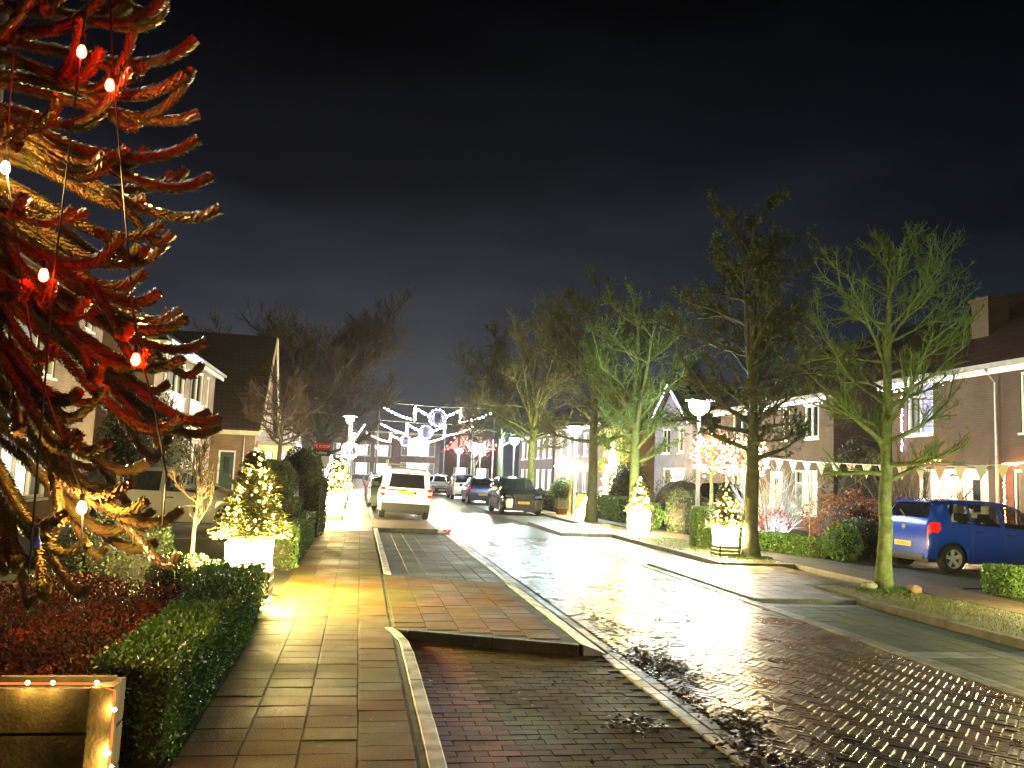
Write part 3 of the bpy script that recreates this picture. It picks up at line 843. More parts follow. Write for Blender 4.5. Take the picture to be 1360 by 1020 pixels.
# --- monkey puzzle tree
def bez(a, b_, c, d, t):
    u = 1 - t
    return a * (u ** 3) + b_ * (3 * u * u * t) + c * (3 * u * t * t) + d * (t ** 3)
scale_leaf = mat('monkey_puzzle_leaf', (0.13, 0.105, 0.028), 0.30, var=.4, vscale=14, spec=.8, alt=(0.16, 0.09, 0.028), altscale=6)
rope_core = mat('monkey_puzzle_bark', (0.05, 0.032, 0.018), .8, var=.3)
mp = thing('monkey_puzzle_tree', 'monkey puzzle tree with drooping spiky rope branches hung with red bulbs', 'tree', (-2.55, 5.75, 0))
b = MB(); b.tube([(0, 0, -.1), (.03, 0, 1.5), (0, .03, 3), (-.02, 0, 4.6), (0, 0, 6.6)], [.15, .13, .11, .085, .03], 12)
b.build('trunk', rope_core, mp, smooth=True)
def rope(pts, r0, r1, leafL=.043):
    """thick branch clad in pointed overlapping scale leaves"""
    b = MB()
    L = sum((pts[i + 1] - pts[i]).length for i in range(len(pts) - 1))
    k = len(pts)
    b.tube(pts, [(r0 + (r1 - r0) * i / (k - 1)) * (.78 if i < k - 1 else .25) for i in range(k)], 7)
    step = .0145; n = max(4, int(L / step))
    side = None
    for i in range(n + 5):
        f = min(1.0, i / n); x = f * (k - 1); j = min(int(x), k - 2)
        p = pts[j].lerp(pts[j + 1], x - j); d = (pts[j + 1] - pts[j]).normalized()
        side = d.orthogonal().normalized() if side is None else (side - d * side.dot(d)).normalized()
        w = d.cross(side)
        rr = r0 + (r1 - r0) * f
        endf = 1.0 if i <= n else 1 - (i - n) * .2
        for q in range(9):
            a = q * .698 + i * 1.93 + rnd.uniform(-.2, .2)
            o = side * math.cos(a) + w * math.sin(a)
            out = (d * rnd.uniform(1.0, 1.25) * (1.0 if i <= n else 1.0 + (i - n) * .8) + o * rnd.uniform(.75, 1.0)).normalized()
            ll = leafL * rnd.uniform(.8, 1.15) * (.75 + .25 * endf)
            # sword shaped leaf, keeled along the middle
            base = p + o * rr * .72; tip = base + out * ll; tang = d.cross(o).normalized() * .0125
            mid = base + out * ll * .4
            b.add([tuple(base), tuple(mid + tang), tuple(tip), tuple(mid - tang)], [(0, 1, 2), (0, 2, 3)])
    b.build('branch', scale_leaf, mp)
# measured sweep of the branches: (tip x, tip y, tip z, height on the trunk, droop)
tips = [
 # x, y, z relative to the trunk foot, base z, droop below the line
 (1.12, -.35, 4.62, 4.2, .10), (1.28, -.2, 4.42, 4.1, .12), (1.30, -.05, 3.98, 3.6, .15), (1.36, -.25, 3.72, 3.5, .18), (1.45, -.2, 3.50, 3.4, .22), (1.50, -.1, 3.32, 3.3, .30),
 (1.20, -.3, 3.12, 3.25, .35), (1.12, .2, 3.62, 3.4, .2), (1.02, -.45, 2.98, 3.2, .3),
 (1.22, -.3, 2.68, 2.95, .25), (1.32, -.15, 2.60, 2.9, .3), (1.40, -.35, 2.52, 2.9, .32), (1.50, -.2, 2.40, 2.85, .38), (1.20, .3, 2.66, 2.9, .2),
 (1.38, -.25, 2.28, 2.8, .42), (1.62, -.15, 1.92, 2.4, .38), (1.58, .1, 1.88, 2.4, .3), (1.42, -.3, 1.90, 2.45, .36), (1.48, .25, 1.98, 2.45, .3),
 (1.05, -.5, 1.72, 2.5, .35), (1.15, .1, 1.62, 2.5, .4), (1.42, -.1, 1.32, 2.3, .45), (1.25, -.3, 1.38, 2.2, .5), (1.08, .1, 1.22, 2.15, .5),
 (0.95, -.35, 1.12, 2.1, .4), (.8, -.5, 1.25, 2.2, .4), (.72, -.3, 1.05, 2.0, .35), (1.2, .3, 1.08, 2.0, .35), (.55, -.55, 1.05, 2.0, .3), (.62, .1, .98, 2.0, .3),
 (.85, -.2, 1.95, 2.5, .25), (.75, -.6, 2.25, 2.8, .3), (.6, -.65, 2.6, 2.9, .25), (.55, -.7, 3.1, 3.1, .2), (.9, -.5, 3.4, 3.4, .25), (.65, -.6, 3.75, 3.6, .2),
 (.8, -.45, 4.15, 3.95, .15), (.6, -.5, 4.55, 4.2, .15), (.95, -.15, 4.85, 4.45, .1), (.7, .2, 5.1, 4.6, .1), (1.0, .3, 4.3, 4.1, .12),
 (.45, -.8, 2.0, 2.5, .3), (.35, -.8, 1.5, 2.2, .3), (.4, -.75, 3.6, 3.5, .2), (.3, -.7, 4.3, 4.0, .15), (.9, .35, 3.1, 3.1, .25), (.5, -.6, 1.75, 2.45, .35),
]
for k in range(14):  # more boughs towards the pavement
    a = rnd.uniform(R(-48), R(22)); z = 1.1 + 3.7 * (k + .5) / 14; q = rnd.uniform(.7, 1.3)
    tips.append((math.cos(a) * q, math.sin(a) * q, z, z, .3))
for k in range(26):  # the far and street-averted sides
    a = rnd.uniform(R(60), R(270)); z = rnd.uniform(1.3, 5.2)
    q = 1.55 - .12 * max(0, z - 2)
    tips.append((math.cos(a) * q, math.sin(a) * q, z, z + (.55 if z < 2.8 else 0.0), .3 if z < 3 else .15))
for (x, y, z, bz, dr) in tips:
    bz = z + (.78 if z < 2.0 else .55 if z < 2.8 else .30 if z < 3.6 else .02) + rnd.uniform(-.1, .1)
    P0 = Vector((0, 0, bz)); P3 = Vector((x, y, z)); hv = Vector((x, y, 0))
    P1 = hv * .34 + Vector((0, 0, bz - (.12 if z < 3 else -.02))) + rv(.06)
    P2 = hv * .78 + Vector((0, 0, z - rnd.uniform(.22, .36))) + rv(.05)
    L = (P3 - P0).length
    pts = [bez(P0, P1, P2, P3, i / 14) for i in range(15)]
    rope(pts, .028, .025)
    for s in range(rnd.choice((0, 1, 1, 2))):   # side shoots of the branch, curling up like its tip
        f = rnd.uniform(.38, .72); i = int(f * 14)
        p = pts[i]; d = (pts[i + 1] - pts[i]).normalized()
        sd = d.cross(Vector((0, 0, 1))).normalized() * rnd.choice((-1, 1))
        l = rnd.uniform(.3, .62) * (1.2 - f * .4)
        dv = rnd.choice((-1, 1)) * rnd.uniform(.08, .22)
        e = p + d * l * .95 + sd * l * rnd.uniform(.3, .6) + Vector((0, 0, dv + .1))
        c1 = p + d * l * .4 + sd * l * .15; c2 = p + d * l * .8 + sd * l * .4 + Vector((0, 0, dv * 1.1 - .1))
        rope([bez(p, c1, c2, e, q / 7) for q in range(8)], .022, .020, .038)
# ------------------------------------------------------------------ lamps and festive lights
LAMP = glow('street_lamp_light', (0.78, 1.0, 0.97), 900.0)
LAMPW = glow('far_lamp_light', (1.0, 0.97, 0.92), 1700.0)
POT = glow('lit_pot_light', (1.0, 0.76, 0.24), 900.0)
POT2 = glow('soft_pot_light', (1.0, 0.82, 0.34), 270.0)
LEDW = glow('warm_led', (1.0, 0.66, 0.18), 900.0)
LEDC = glow('cool_led', (0.70, 0.72, 1.0), 45.0)
LEDG = glow('garland_bulb', (1.0, 0.93, 0.62), 260.0)
LEDO = glow('orange_led', (1.0, 0.36, 0.13), 110.0)
LEDR = glow('red_led', (1.0, 0.04, 0.03), 60.0)
BULBR = glow('red_bulb_glass', (1.0, 0.02, 0.003), 480.0)
BULBW = glow('white_bulb_glass', (1.0, 0.58, 0.2), 2200.0)
ROPEL = glow('box_string_led', (1.0, 0.56, 0.17), 900.0)
PORCH = glow('porch_lamp_glass', (1.0, 0.72, 0.32), 420.0)
galv = mat('galvanised_pole', (0.32, 0.33, 0.32), .45, metal=.7, var=.15)
black_p = mat('black_plastic', (0.012, 0.012, 0.012), .45)
wood = mat('weathered_board', (0.15, 0.125, 0.05), .7, var=.4, vscale=9, bump=.18, bscale=70, alt=(0.10, 0.10, 0.035), altscale=3)

def street_lamp(loc, label, h=3.8, M=LAMP, r=.27, group=None):
    t = thing('street_lamp', label, 'street lamp', loc, 0, group)
    b = MB(); b.lathe([(.0, -.1), (.085, -.1), (.085, .9), (.075, 1.0), (.055, 1.05), (.045, h - .15), (.03, h - .1)], n=12)
    b.build('pole', galv, t, smooth=True, sharp=40)
    b = MB(); b.lathe([(.0, h + .27), (.12, h + .26), (.30, h + .18), (.41, h + .11), (.415, h + .09), (.0, h + .10)], n=20)
    b.build('lamp_cap', mat('lamp_cap_grey', (0.25, .26, .26), .4, metal=.5), t, smooth=True, sharp=40)
    b = MB(); b.lathe([(.0, h - .30), (r * .45, h - .285), (r * .82, h - .2), (r, h - .07), (r * .96, h + .06), (0, h + .095)], n=16)
    b.build('lamp_bowl', M, t, smooth=True)
    return t
street_lamp((9.1, 21.5, 0), 'lit street lamp behind the square clipped shrub and planter')
street_lamp((9.45, 6.4, 0), 'lit street lamp on the mossy verge across the road from the wooden trough', M=glow('dim_lamp_light', (0.80, 1.0, 0.66), 300.0))
street_lamp((9.35, 35.9, 0), 'lit street lamp beside the boxed ball shrub')
street_lamp((9.3, 50.5, 0), 'lit street lamp between the dark street trees')
street_lamp((9.35, 65.5, 0), 'lit street lamp beside the small bare tree before the timbered gable', M=LAMPW)
street_lamp((9.35, 80, 0), 'lit street lamp standing beyond the small bare tree before the gable', M=LAMPW)
street_lamp((-0.7, 47, 0), 'bright lamp on the left pavement near the star ornament', h=4.4, M=glow('left_lamp_light', (1.0, 0.97, 0.92), 650.0), r=.2)
street_lamp((-0.7, 70, 0), 'distant lamp farther along the left pavement', h=4.4, M=LAMPW, r=.17)
street_lamp((2.0, 104, 0), 'distant lamp at the end of the street before the lit block', h=4.4, M=LAMPW, r=.2)
street_lamp((12.0, 104, 0), 'distant lamp at the street end below the timbered gable', h=4.4, M=LAMPW, r=.2)

fir_leaf = mat('fir_needle', (0.15, 0.165, 0.035), .5, var=.35, vscale=10)
def fir(name, label, loc, h, r, n=15000, M=None, group=None):
    t = thing(name, label, 'christmas tree', loc, 0, group)
    b = MB(); b.tube([(0, 0, 0), (0, 0, h * .97)], [.03, .006], 7); b.build('trunk', MATS['bark_plain'], t)
    f = MB(); tw = MB()
    k = int(n / 90); 
    for i in range(k):
        q = ((i + rnd.random()) / k) ** 1.35
        z = h * (.06 + .9 * q); L = r * (1 - q) ** .85 * rnd.uniform(.75, 1.12) + .04
        a = i * 2.399 + rnd.uniform(-.3, .3)
        d = Vector((math.cos(a), math.sin(a), rnd.uniform(-.05, .28)))
        p = limb_path(Vector((0, 0, z)), d, L, 5, .06, -.02 if q < .5 else .06)
        tw.tube(p, [.008, .007, .006, .005, .004, .003], 3, cap=False)
        for _ in range(90):
            x = rnd.uniform(.6, 5) ; j = min(int(x), 4); c = p[j].lerp(p[j + 1], x - j); dd = (p[j + 1] - p[j]).normalized()
            sd = dd.cross(Vector((0, 0, 1))) * rnd.uniform(-1, 1)
            c = c + sd * L * .28 * (1 - x / 7) * rnd.random()
            f.leaf(c, dd * rnd.uniform(.3, 1) + sd + rv(.45), Vector((0, 0, 1)) + rv(.5), rnd.uniform(.05, .095), rnd.uniform(.014, .026))
    f.build('needles', M or fir_leaf, t); tw.build('twigs', MATS['bark_plain'], t)
    return t
def led_cone(name, label, loc, h, r, n, M, size=.012, group=None, z0=.05):
    """string of small lights wound up a cone"""
    t = thing(name, label, 'light string', loc, 0, group)
    b = MB(); pts = []
    for i in range(n):
        q = (i / n) ** 1.25; a = rnd.uniform(0, 6.283); rr = r * (1 - q) * rnd.uniform(.5, 1.12) + .02
        p = (math.cos(a) * rr, math.sin(a) * rr, h * (z0 + (1 - z0) * q) + rnd.uniform(-.06, .04))
        b.octa(p, size * rnd.uniform(.8, 1.2)); pts.append(p)
    tag(b.build('bulbs', M, t), kind='stuff')
    c = MB(); c.tube(pts, .0025, 3); c.build('cable', mat('green_cable', (0.01, 0.03, 0.012), .5), t)
    return t
pot_white = mat('white_pot', (0.75, 0.74, 0.7), .5)
def planter(label, loc, w=.5, hb=.34, hp=.34, group=None, tall=1.2, tr=.42, tl='', ll='', nled=70, led=.013, M=None):
    t = thing('lit_planter', label, 'planter', loc, 0, group)
    for k in range(4):          # board crate
        a = k * math.pi / 2
        for i in range(3):
            z0 = .02 + i * (hb - .02) / 3; z1 = z0 + (hb - .02) / 3 - .01
            b = MB(); b.box(-w / 2, w / 2, -w / 2 - .0, -w / 2 + .02, z0, z1)
            o = b.build('board', wood, t); o.rotation_euler = (0, 0, a)
    for sx in (-1, 1):
        for sy in (-1, 1):
            b = MB(); b.box(sx * (w / 2 - .035) - .02, sx * (w / 2 - .035) + .02, sy * (w / 2 - .05) - .02, sy * (w / 2 - .05) + .02, 0, hb + .01); b.build('corner_post', wood, t)
    b = MB(); q = w / 2 - .03
    b.add([(-q * .94, -q * .94, hb - .05), (q * .94, -q * .94, hb - .05), (q * .94, q * .94, hb - .05), (-q * .94, q * .94, hb - .05), (-q, -q, hb + hp), (q, -q, hb + hp), (q, q, hb + hp), (-q, q, hb + hp)],
          [(0, 1, 5, 4), (1, 2, 6, 5), (2, 3, 7, 6), (3, 0, 4, 7)])
    b.build('glowing_pot', M or POT2, t)
    b = MB(); b.quad((-q, -q, hb + hp - .03), (q, -q, hb + hp - .03), (q, q, hb + hp - .03), (-q, q, hb + hp - .03)); b.build('potting_soil', soil, t)
    fz = loc[2] + hb + hp - .03
    fir('potted_fir', tl, (loc[0], loc[1], fz), tall, tr)
    led_cone('light_string', ll, (loc[0], loc[1], fz), tall * 1.02, tr * .92, nled, LEDW, led)
planter('wooden crate planter with glowing white pot between the two low hedges', (-1.30, 11.0, 0), .58, .34, .34, tall=1.18, tr=.5,
        tl='small bushy fir in the glowing pot beside the pavement hedge', ll='warm fairy lights wound on the fir between the two low hedges', nled=95, led=.011, M=POT)
planter('glowing planter on the left pavement near the red sign', (-0.72, 26.6, 0), .6, .2, .6, tall=1.2, tr=.45,
        tl='fir in the glowing planter near the red sign', ll='warm fairy lights on the fir near the red sign', nled=130, led=.022)
planter('glowing planter farther down the left pavement beyond the sign', (-0.75, 34.5, 0), .6, .3, .45, tall=1.4, tr=.5,
        tl='fir in the farther glowing planter on the left pavement', ll='warm fairy lights on the farther left pavement fir', nled=110, led=.024)
planter('glowing crate planter leaning on the tall dark tree trunk', (8.33, 18.05, 0), .5, .26, .40, tall=1.05, tr=.4,
        tl='small fir in the glowing crate beside the tall dark tree', ll='warm fairy lights on the fir beside the tall dark tree', nled=90, led=.013)
planter('glowing planter on the verge before the green lit tree', (8.75, 25.3, 0), .62, .12, .55, tall=1.05, tr=.42,
        tl='small fir in the glowing planter before the green lit tree', ll='warm fairy lights on the fir before the green lit tree', nled=110, led=.017)
planter('glowing planter standing beside the green hedge block on the verge', (10.15, 10.0, 0), .55, .3, .36, tall=1.1, tr=.42,
        tl='small fir in the glowing planter by the green hedge block', ll='warm fairy lights on the fir by the green hedge block', nled=60, led=.012)
led_cone('light_cone', 'tall cone of warm lights in the garden behind the green hedge', (11.3, 36.5, 0), 3.3, .75, 260, LEDW, .03)
led_cone('light_cone', 'low mound of warm lights beside the boxed shrub', (10.2, 36.8, 0), .75, .5, 70, LEDW, .03)
led_cone('light_cone', 'cone of white lights on the left pavement below the star ornament', (-1.3, 38, 0), 2.2, .6, 160, LEDG, .026)

# orange lit globe trees
def globe_led(label, tlabel, loc, r, zc, n):
    tr = bare_tree('globe_tree', tlabel, loc, zc + r * .8, r * 1.0, bark, twig_r, .07, first=.6, nlimb=18, dens=.8, twig=.006, up_lo=.05, up_hi=.8)
    t = thing('light_string', label, 'light string', loc)
    b = MB()
    for _ in range(n):
        d = rv(); d.normalize(); p = Vector((0, 0, zc)) + d * r * rnd.uniform(.55, 1.0)
        b.octa(p, .026)
    tag(b.build('bulbs', LEDO, t), kind='stuff')
globe_led('orange fairy lights in the globe tree behind the street lamp', 'small globe tree with orange lights behind the lamp post', (10.25, 23.2, 0), .72, 2.45, 170)
globe_led('orange fairy lights in the globe tree beside the dark trunk', 'small globe tree with orange lights beside the tall dark trunk', (10.75, 22.0, 0), .72, 2.4, 170)

# light garlands across the street
def garland(Y, x0, x1, zt, label, r=.075):
    t = thing('light_garland', label, 'light garland', (0, Y, 0))
    wire = MB(); wire.tube([(x0, 0, zt), ((x0 + x1) / 2, 0, zt - .12), (x1, 0, zt)], .018, 4); wire.build('carrying_wire', mat('pale_wire', (.35, .35, .32), .5), t)
    w = x1 - x0
    b = MB()
    for s in (0, 1):
        for i in range(10):     # swag from the side down to the drop
            f = i / 9; x = f * w * .30; z = zt - .25 - 1.0 * math.sin(f * 1.45)
            X = x0 + x if s == 0 else x1 - x
            b.octa((X, 0, z), r)
        for i in range(4): b.octa((x0 + w * .30 if s == 0 else x1 - w * .30, 0, zt - 1.2 + i * .26), r * 1.35)
        for i in range(5):
            f = i / 4; x = w * (.30 + .12 * f); z = zt - .3 - .55 * f
            X = x0 + x if s == 0 else x1 - x
            b.octa((X, 0, z), r)
    tag(b.build('bulbs', LEDG, t), kind='stuff')
    o = MB(); c = (x0 + x1) / 2
    o.ball((c, 0, zt - 1.0), .5, 12, 8); o.build('centre_ball', mat('blue_ornament', (.10, .11, .2), .5), t, smooth=True)
    u = MB()
    for i in range(14):
        a = math.pi * 2 * i / 14
        u.octa((c + .66 * math.cos(a), 0, zt - 1.0 + .66 * math.sin(a)), r * .95)
    tag(u.build('ball_bulbs', LEDC, t), kind='stuff')
    p = MB()
    for x in (x0 - .05, x1 + .05): p.tube([(x, 0, -.1), (x, 0, zt + .1)], [.06, .045], 8)
    p.build('mast', galv, t)
garland(66, 1.3, 10.4, 6.9, 'festive light garland hung highest over the street beside the dark trees')
garland(85, 1.6, 11.2, 6.6, 'festive light garland hung between the highest and the lowest ones')
garland(110, .6, 10.8, 6.5, 'lowest festive light garland over the street before the flat roofed block')

# box with string of lights at the lower left
wb = thing('wooden_trough', 'mossy plank trough trimmed with orange lights at the hedge end', 'planter', (-2.0, 4.62, 0))
for i, (z0, z1) in enumerate([(.02, .20), (.21, .395), (.41, .6)]):
    b = MB(); b.box(-1.0, .86, -.44, -.40, z0, z1); b.build('plank', wood, wb)
    b = MB(); b.box(.91, .95, -.38, -.22, z0, z1); b.build('plank', wood, wb)
    b = MB(); b.box(-1.0, .9, -.22, -.18, z0, z1); b.build('plank', wood, wb)
for x, y in ((.91, -.42), (-1.0, -.42)):
    b = MB(); b.box(x - .05, x + .05, y - .05, y + .05, -.02, .615); b.build('corner_post', wood, wb)
b = MB(); b.quad((-.98, -.4, .5), (.9, -.4, .5), (.9, -.22, .5), (-.98, -.22, .5)); b.build('potting_soil', soil, wb)
ls = thing('light_string', 'orange fairy lights along the rim and corner of the wooden trough', 'light string', (-2.0, 4.62, 0))
rim = [(-1.0, -.455, .628), (-.4, -.455, .632), (.0, -.455, .626), (.3, -.455, .63), (.86, -.46, .628), (.965, -.47, .60), (.972, -.475, .4), (.968, -.475, .2), (.97, -.478, .02)]
b = MB(); b.tube(rim, .005, 5); b.build('cable', glow('cable_glow', (1, .16, .03), 1.6), ls)
for p in [(.595, -.466, .634), (.70, -.466, .634), (.885, -.468, .634), (.975, -.485, .52), (.965, -.485, .33), (.985, -.485, .27), (.978, -.488, .22), (-.1, -.462, .634), (-.5, -.462, .634)]:
    b = MB(); b.ball(p, .0085, 8, 6); b.build('bulb', ROPEL, ls)

# cords with coloured bulbs in the monkey puzzle tree
def cord(label, pts, bulbs):
    t = thing('bulb_cord', label, 'light cord')
    b = MB(); b.tube(pts, .006, 5); b.build('cable', black_p, t)
    for (p, M) in bulbs:
        b = MB(); b.lathe([(.0, .075), (.014, .075), (.016, .03), (.012, .026)], p, 8); s = b.build('socket', black_p, t)
        b = MB(); b.lathe([(.012, .028), (.02, .012), (.026, -.01), (.022, -.03), (.01, -.042), (.0, -.044)], p, 10); b.build('bulb', M, t, smooth=True)
bluebulb = mat('unlit_blue_bulb', (.05, .09, .5), .15, coat=.6)

SPOTW = glow('spot_glass_white', (0.85, 0.93, 1.0), 1100.0); SPOTR = glow('spot_glass_red', (1.0, 0.16, 0.04), 700.0)
def garden_spot(label, loc, M, r=.05):
    t = thing('garden_spotlight', label, 'spotlight', loc)
    b = MB(); b.tube([(0, 0, -.05), (0, 0, .1)], .012, 6); b.lathe([(.0, .08), (r * 1.1, .09), (r * 1.25, .17), (r * 1.1, .17)], n=12); b.build('housing', black_p, t)
    b = MB(); b.lathe([(r * 1.08, .168), (r * .7, .19), (0, .2)], n=12); b.build('lens', M, t)
garden_spot('small white spotlight at the foot of the silver lit bush', (11.05, 20.75, 0), SPOTW)
garden_spot('small red spotlight in front of the copper shrub', (11.75, 18.5, 0), SPOTR, .06)
# ------------------------------------------------------------------ houses
brick_l = brick_mat('orange_brown_brick', (0.27, 0.14, 0.07), (0.21, 0.105, 0.055), (0.2, 0.17, 0.13))
brick_p = brick_mat('pink_grey_brick', (0.32, 0.22, 0.19), (0.26, 0.18, 0.155), (0.25, 0.22, 0.2))
brick_dk = brick_mat('dark_brown_brick', (0.095, 0.055, 0.034), (0.07, 0.042, 0.027), (0.06, 0.05, 0.04))
brick_r = brick_mat('red_brown_brick', (0.07, 0.03, 0.018), (0.055, 0.024, 0.015), (0.05, 0.038, 0.028))
brick_o = brick_mat('warm_orange_brick', (0.36, 0.17, 0.07), (0.28, 0.13, 0.055), (0.22, 0.17, 0.12))
plaster_v = mat('grey_plaster', (0.30, 0.28, 0.33), .8, var=.2, vscale=2)
plaster_w = mat('white_render', (0.72, 0.7, 0.66), .8, var=.12, vscale=2)
white_wood = mat('white_paint', (0.78, 0.77, 0.73), .45, var=.08, vscale=5)
cream_wood = mat('cream_paint', (0.62, 0.55, 0.38), .5, var=.1, vscale=5)
green_door = mat('dark_green_paint', (0.02, 0.05, 0.035), .35, coat=.3)
roof_t = brick_mat('dark_roof_tiles', (0.055, 0.035, 0.028), (0.04, 0.026, 0.022), (0.012, 0.01, 0.01), rough=.5, w=.26, h=.2, bump=1.0, ms=.02)
roof_r = brick_mat('red_roof_tiles', (0.10, 0.045, 0.03), (0.075, 0.035, 0.025), (0.02, 0.014, 0.012), rough=.5, w=.26, h=.2, bump=1.0, ms=.02)
zinc = mat('zinc_gutter', (0.30, 0.30, 0.30), .5, metal=.4, var=.2)
pane_d = glass_mat('dark_window_pane', (0.012, 0.014, 0.018), .04, .04)
pane_c = glass_mat('clear_window_pane', (0.02, 0.02, 0.02), .9, .03)
CURT = {'warm': glow('warm_room_light', (1.0, 0.80, 0.46), 2.6), 'white': glow('white_room_light', (1.0, 0.93, 0.82), 2.2), 'dim': glow('dim_room_light', (0.9, 0.8, 0.6), .5),
        'violet': glow('violet_room_light', (0.72, 0.66, 1.0), 1.4), 'teal': glow('teal_room_light', (0.6, 0.95, 0.8), 1.6), 'bright': glow('shop_light', (0.95, 0.9, 1.0), 12.0)}

class Wall:
    """vertical wall plane; a runs along it, d is outward, z up"""
    def __init__(s, plane, c, sign):
        s.p, s.c, s.s = plane, c, sign
    def P(s, a, d, z):
        return (s.c + s.s * d, a, z) if s.p == 'X' else (a, s.c + s.s * d, z)
    def box(s, mb, a0, a1, d0, d1, z0, z1, mi=0):
        vs = [s.P(*q) for q in [(a0, d0, z0), (a1, d0, z0), (a1, d1, z0), (a0, d1, z0), (a0, d0, z1), (a1, d0, z1), (a1, d1, z1), (a0, d1, z1)]]
        mb.add(vs, [(3, 2, 1, 0), (4, 5, 6, 7), (0, 1, 5, 4), (1, 2, 6, 5), (2, 3, 7, 6), (3, 0, 4, 7)], mi)
    def wall(s, mb, a0, a1, z0, z1, holes, rev=.14):
        As = sorted({a0, a1, *[h[0] for h in holes], *[h[1] for h in holes]}); Zs = sorted({z0, z1, *[h[2] for h in holes], *[h[3] for h in holes]})
        for i in range(len(As) - 1):
            for j in range(len(Zs) - 1):
                ca = (As[i] + As[i + 1]) / 2; cz = (Zs[j] + Zs[j + 1]) / 2
                if any(h[0] < ca < h[1] and h[2] < cz < h[3] for h in holes): continue
                mb.quad(s.P(As[i], 0, Zs[j]), s.P(As[i + 1], 0, Zs[j]), s.P(As[i + 1], 0, Zs[j + 1]), s.P(As[i], 0, Zs[j + 1]))
        for (b0, b1, y0, y1) in [h[:4] for h in holes]:
            mb.quad(s.P(b0, 0, y0), s.P(b0, -rev, y0), s.P(b0, -rev, y1), s.P(b0, 0, y1)); mb.quad(s.P(b1, 0, y0), s.P(b1, -rev, y0), s.P(b1, -rev, y1), s.P(b1, 0, y1))
            mb.quad(s.P(b0, 0, y1), s.P(b1, 0, y1), s.P(b1, -rev, y1), s.P(b0, -rev, y1)); mb.quad(s.P(b0, 0, y0), s.P(b1, 0, y0), s.P(b1, -rev, y0), s.P(b0, -rev, y0))
    def window(s, parent, a0, a1, z0, z1, lit=None, mull=1, trans=0, fm=None, fw_=.07, sill=True, name='window'):
        fm = fm or white_wood
        b = MB(); e = .003
        s.box(b, a0 + e, a0 + fw_, -.12, -.03, z0 + e, z1 - e); s.box(b, a1 - fw_, a1 - e, -.12, -.03, z0 + e, z1 - e)
        s.box(b, a0 + fw_, a1 - fw_, -.119, -.031, z1 - fw_, z1 - e); s.box(b, a0 + fw_, a1 - fw_, -.119, -.031, z0 + e, z0 + fw_)
        for k in range(mull):
            c = a0 + (a1 - a0) * (k + 1) / (mull + 1); s.box(b, c - fw_ * .4, c + fw_ * .4, -.118, -.032, z0 + fw_, z1 - fw_)
        if trans:
            zt = z0 + (z1 - z0) * trans; s.box(b, a0 + fw_, a1 - fw_, -.112, -.036, zt - .03, zt + .03)
        w = b.build(name, fm, parent)
        b = MB(); b.quad(s.P(a0, -.085, z0), s.P(a1, -.085, z0), s.P(a1, -.085, z1), s.P(a0, -.085, z1))
        b.build('pane', pane_c if lit else pane_d, w)
        if lit:
            b = MB(); b.quad(s.P(a0 - .1, -.5, z0 - .1), s.P(a1 + .1, -.5, z0 - .1), s.P(a1 + .1, -.5, z1 + .1), s.P(a0 - .1, -.5, z1 + .1))
            b.build('lit_room', CURT[lit], w)
            b = MB()       # curtains drawn back to the sides
            wv = (a1 - a0) * .2
            for q0, q1 in ((a0, a0 + wv), (a1 - wv, a1)):
                n = 8
                for i in range(n):
                    u0 = q0 + (q1 - q0) * i / n; u1 = q0 + (q1 - q0) * (i + 1) / n; d0 = -.2 - .03 * (i % 2); d1 = -.2 - .03 * ((i + 1) % 2)
                    b.quad(s.P(u0, d0, z0), s.P(u1, d1, z0), s.P(u1, d1, z1), s.P(u0, d0, z1))
            b.build('curtain', mat('curtain_cloth', (.55, .5, .42), .9), w)
        if sill:
            b = MB(); s.box(b, a0 - .05, a1 + .05, .001, .06, z0 - .06, z0 - .005); b.build('sill', fm, w)
        return w
    def door(s, parent, a0, a1, z0, z1, M, glass=True):
        b = MB(); e = .003
        s.box(b, a0 + e, a0 + .08, -.12, -.02, z0, z1 - e); s.box(b, a1 - .08, a1 - e, -.12, -.02, z0, z1 - e); s.box(b, a0 + .08, a1 - .08, -.119, -.021, z1 - .08, z1 - e)
        d = b.build('door', white_wood, parent)
        b = MB(); s.box(b, a0 + .083, a1 - .083, -.1, -.05, z0, z1 - .083); b.build('door_leaf', M, d)
        if glass:
            b = MB(); c = (a0 + a1) / 2; s.box(b, c - .14, c + .14, -.049, -.042, z0 + 1.15, z1 - .3); b.build('door_pane', pane_d, d)
        b = MB(); s.box(b, a1 - .2, a1 - .17, -.047, .0, z0 + .98, z0 + 1.1); b.build('handle', galv, d)

def roof_prism(parent, axis, c0, c1, b0, b1, ze, zr, M, over=.3, thick=.14, name='roof'):
    """gable roof; ridge along axis from c0 to c1, eaves at b0 and b1"""
    mid = (b0 + b1) / 2; b = MB()
    slope = (zr - ze) / (mid - b0)
    for (e, sgn) in ((b0, -1), (b1, 1)):
        eo = e + sgn * over; zo = ze - slope * over
        pts = [(eo, zo), (mid, zr), (mid, zr + thick), (eo, zo + thick)]
        if axis == 'Y': vs = [(p, c0, z) for p, z in pts] + [(p, c1, z) for p, z in pts]
        else: vs = [(c0, p, z) for p, z in pts] + [(c1, p, z) for p, z in pts]
        b.add(vs, [(0, 1, 2, 3), (7, 6, 5, 4), (0, 4, 5, 1), (1, 5, 6, 2), (2, 6, 7, 3), (3, 7, 4, 0)])
    return b.build(name, M, parent)
def gable(mb, plane, c, b0, b1, ze, zr):
    mid = (b0 + b1) / 2
    pts = [(b0, ze), (b1, ze), (mid, zr)]
    mb.add([(c, p, z) if plane == 'X' else (p, c, z) for p, z in pts], [(0, 1, 2)])
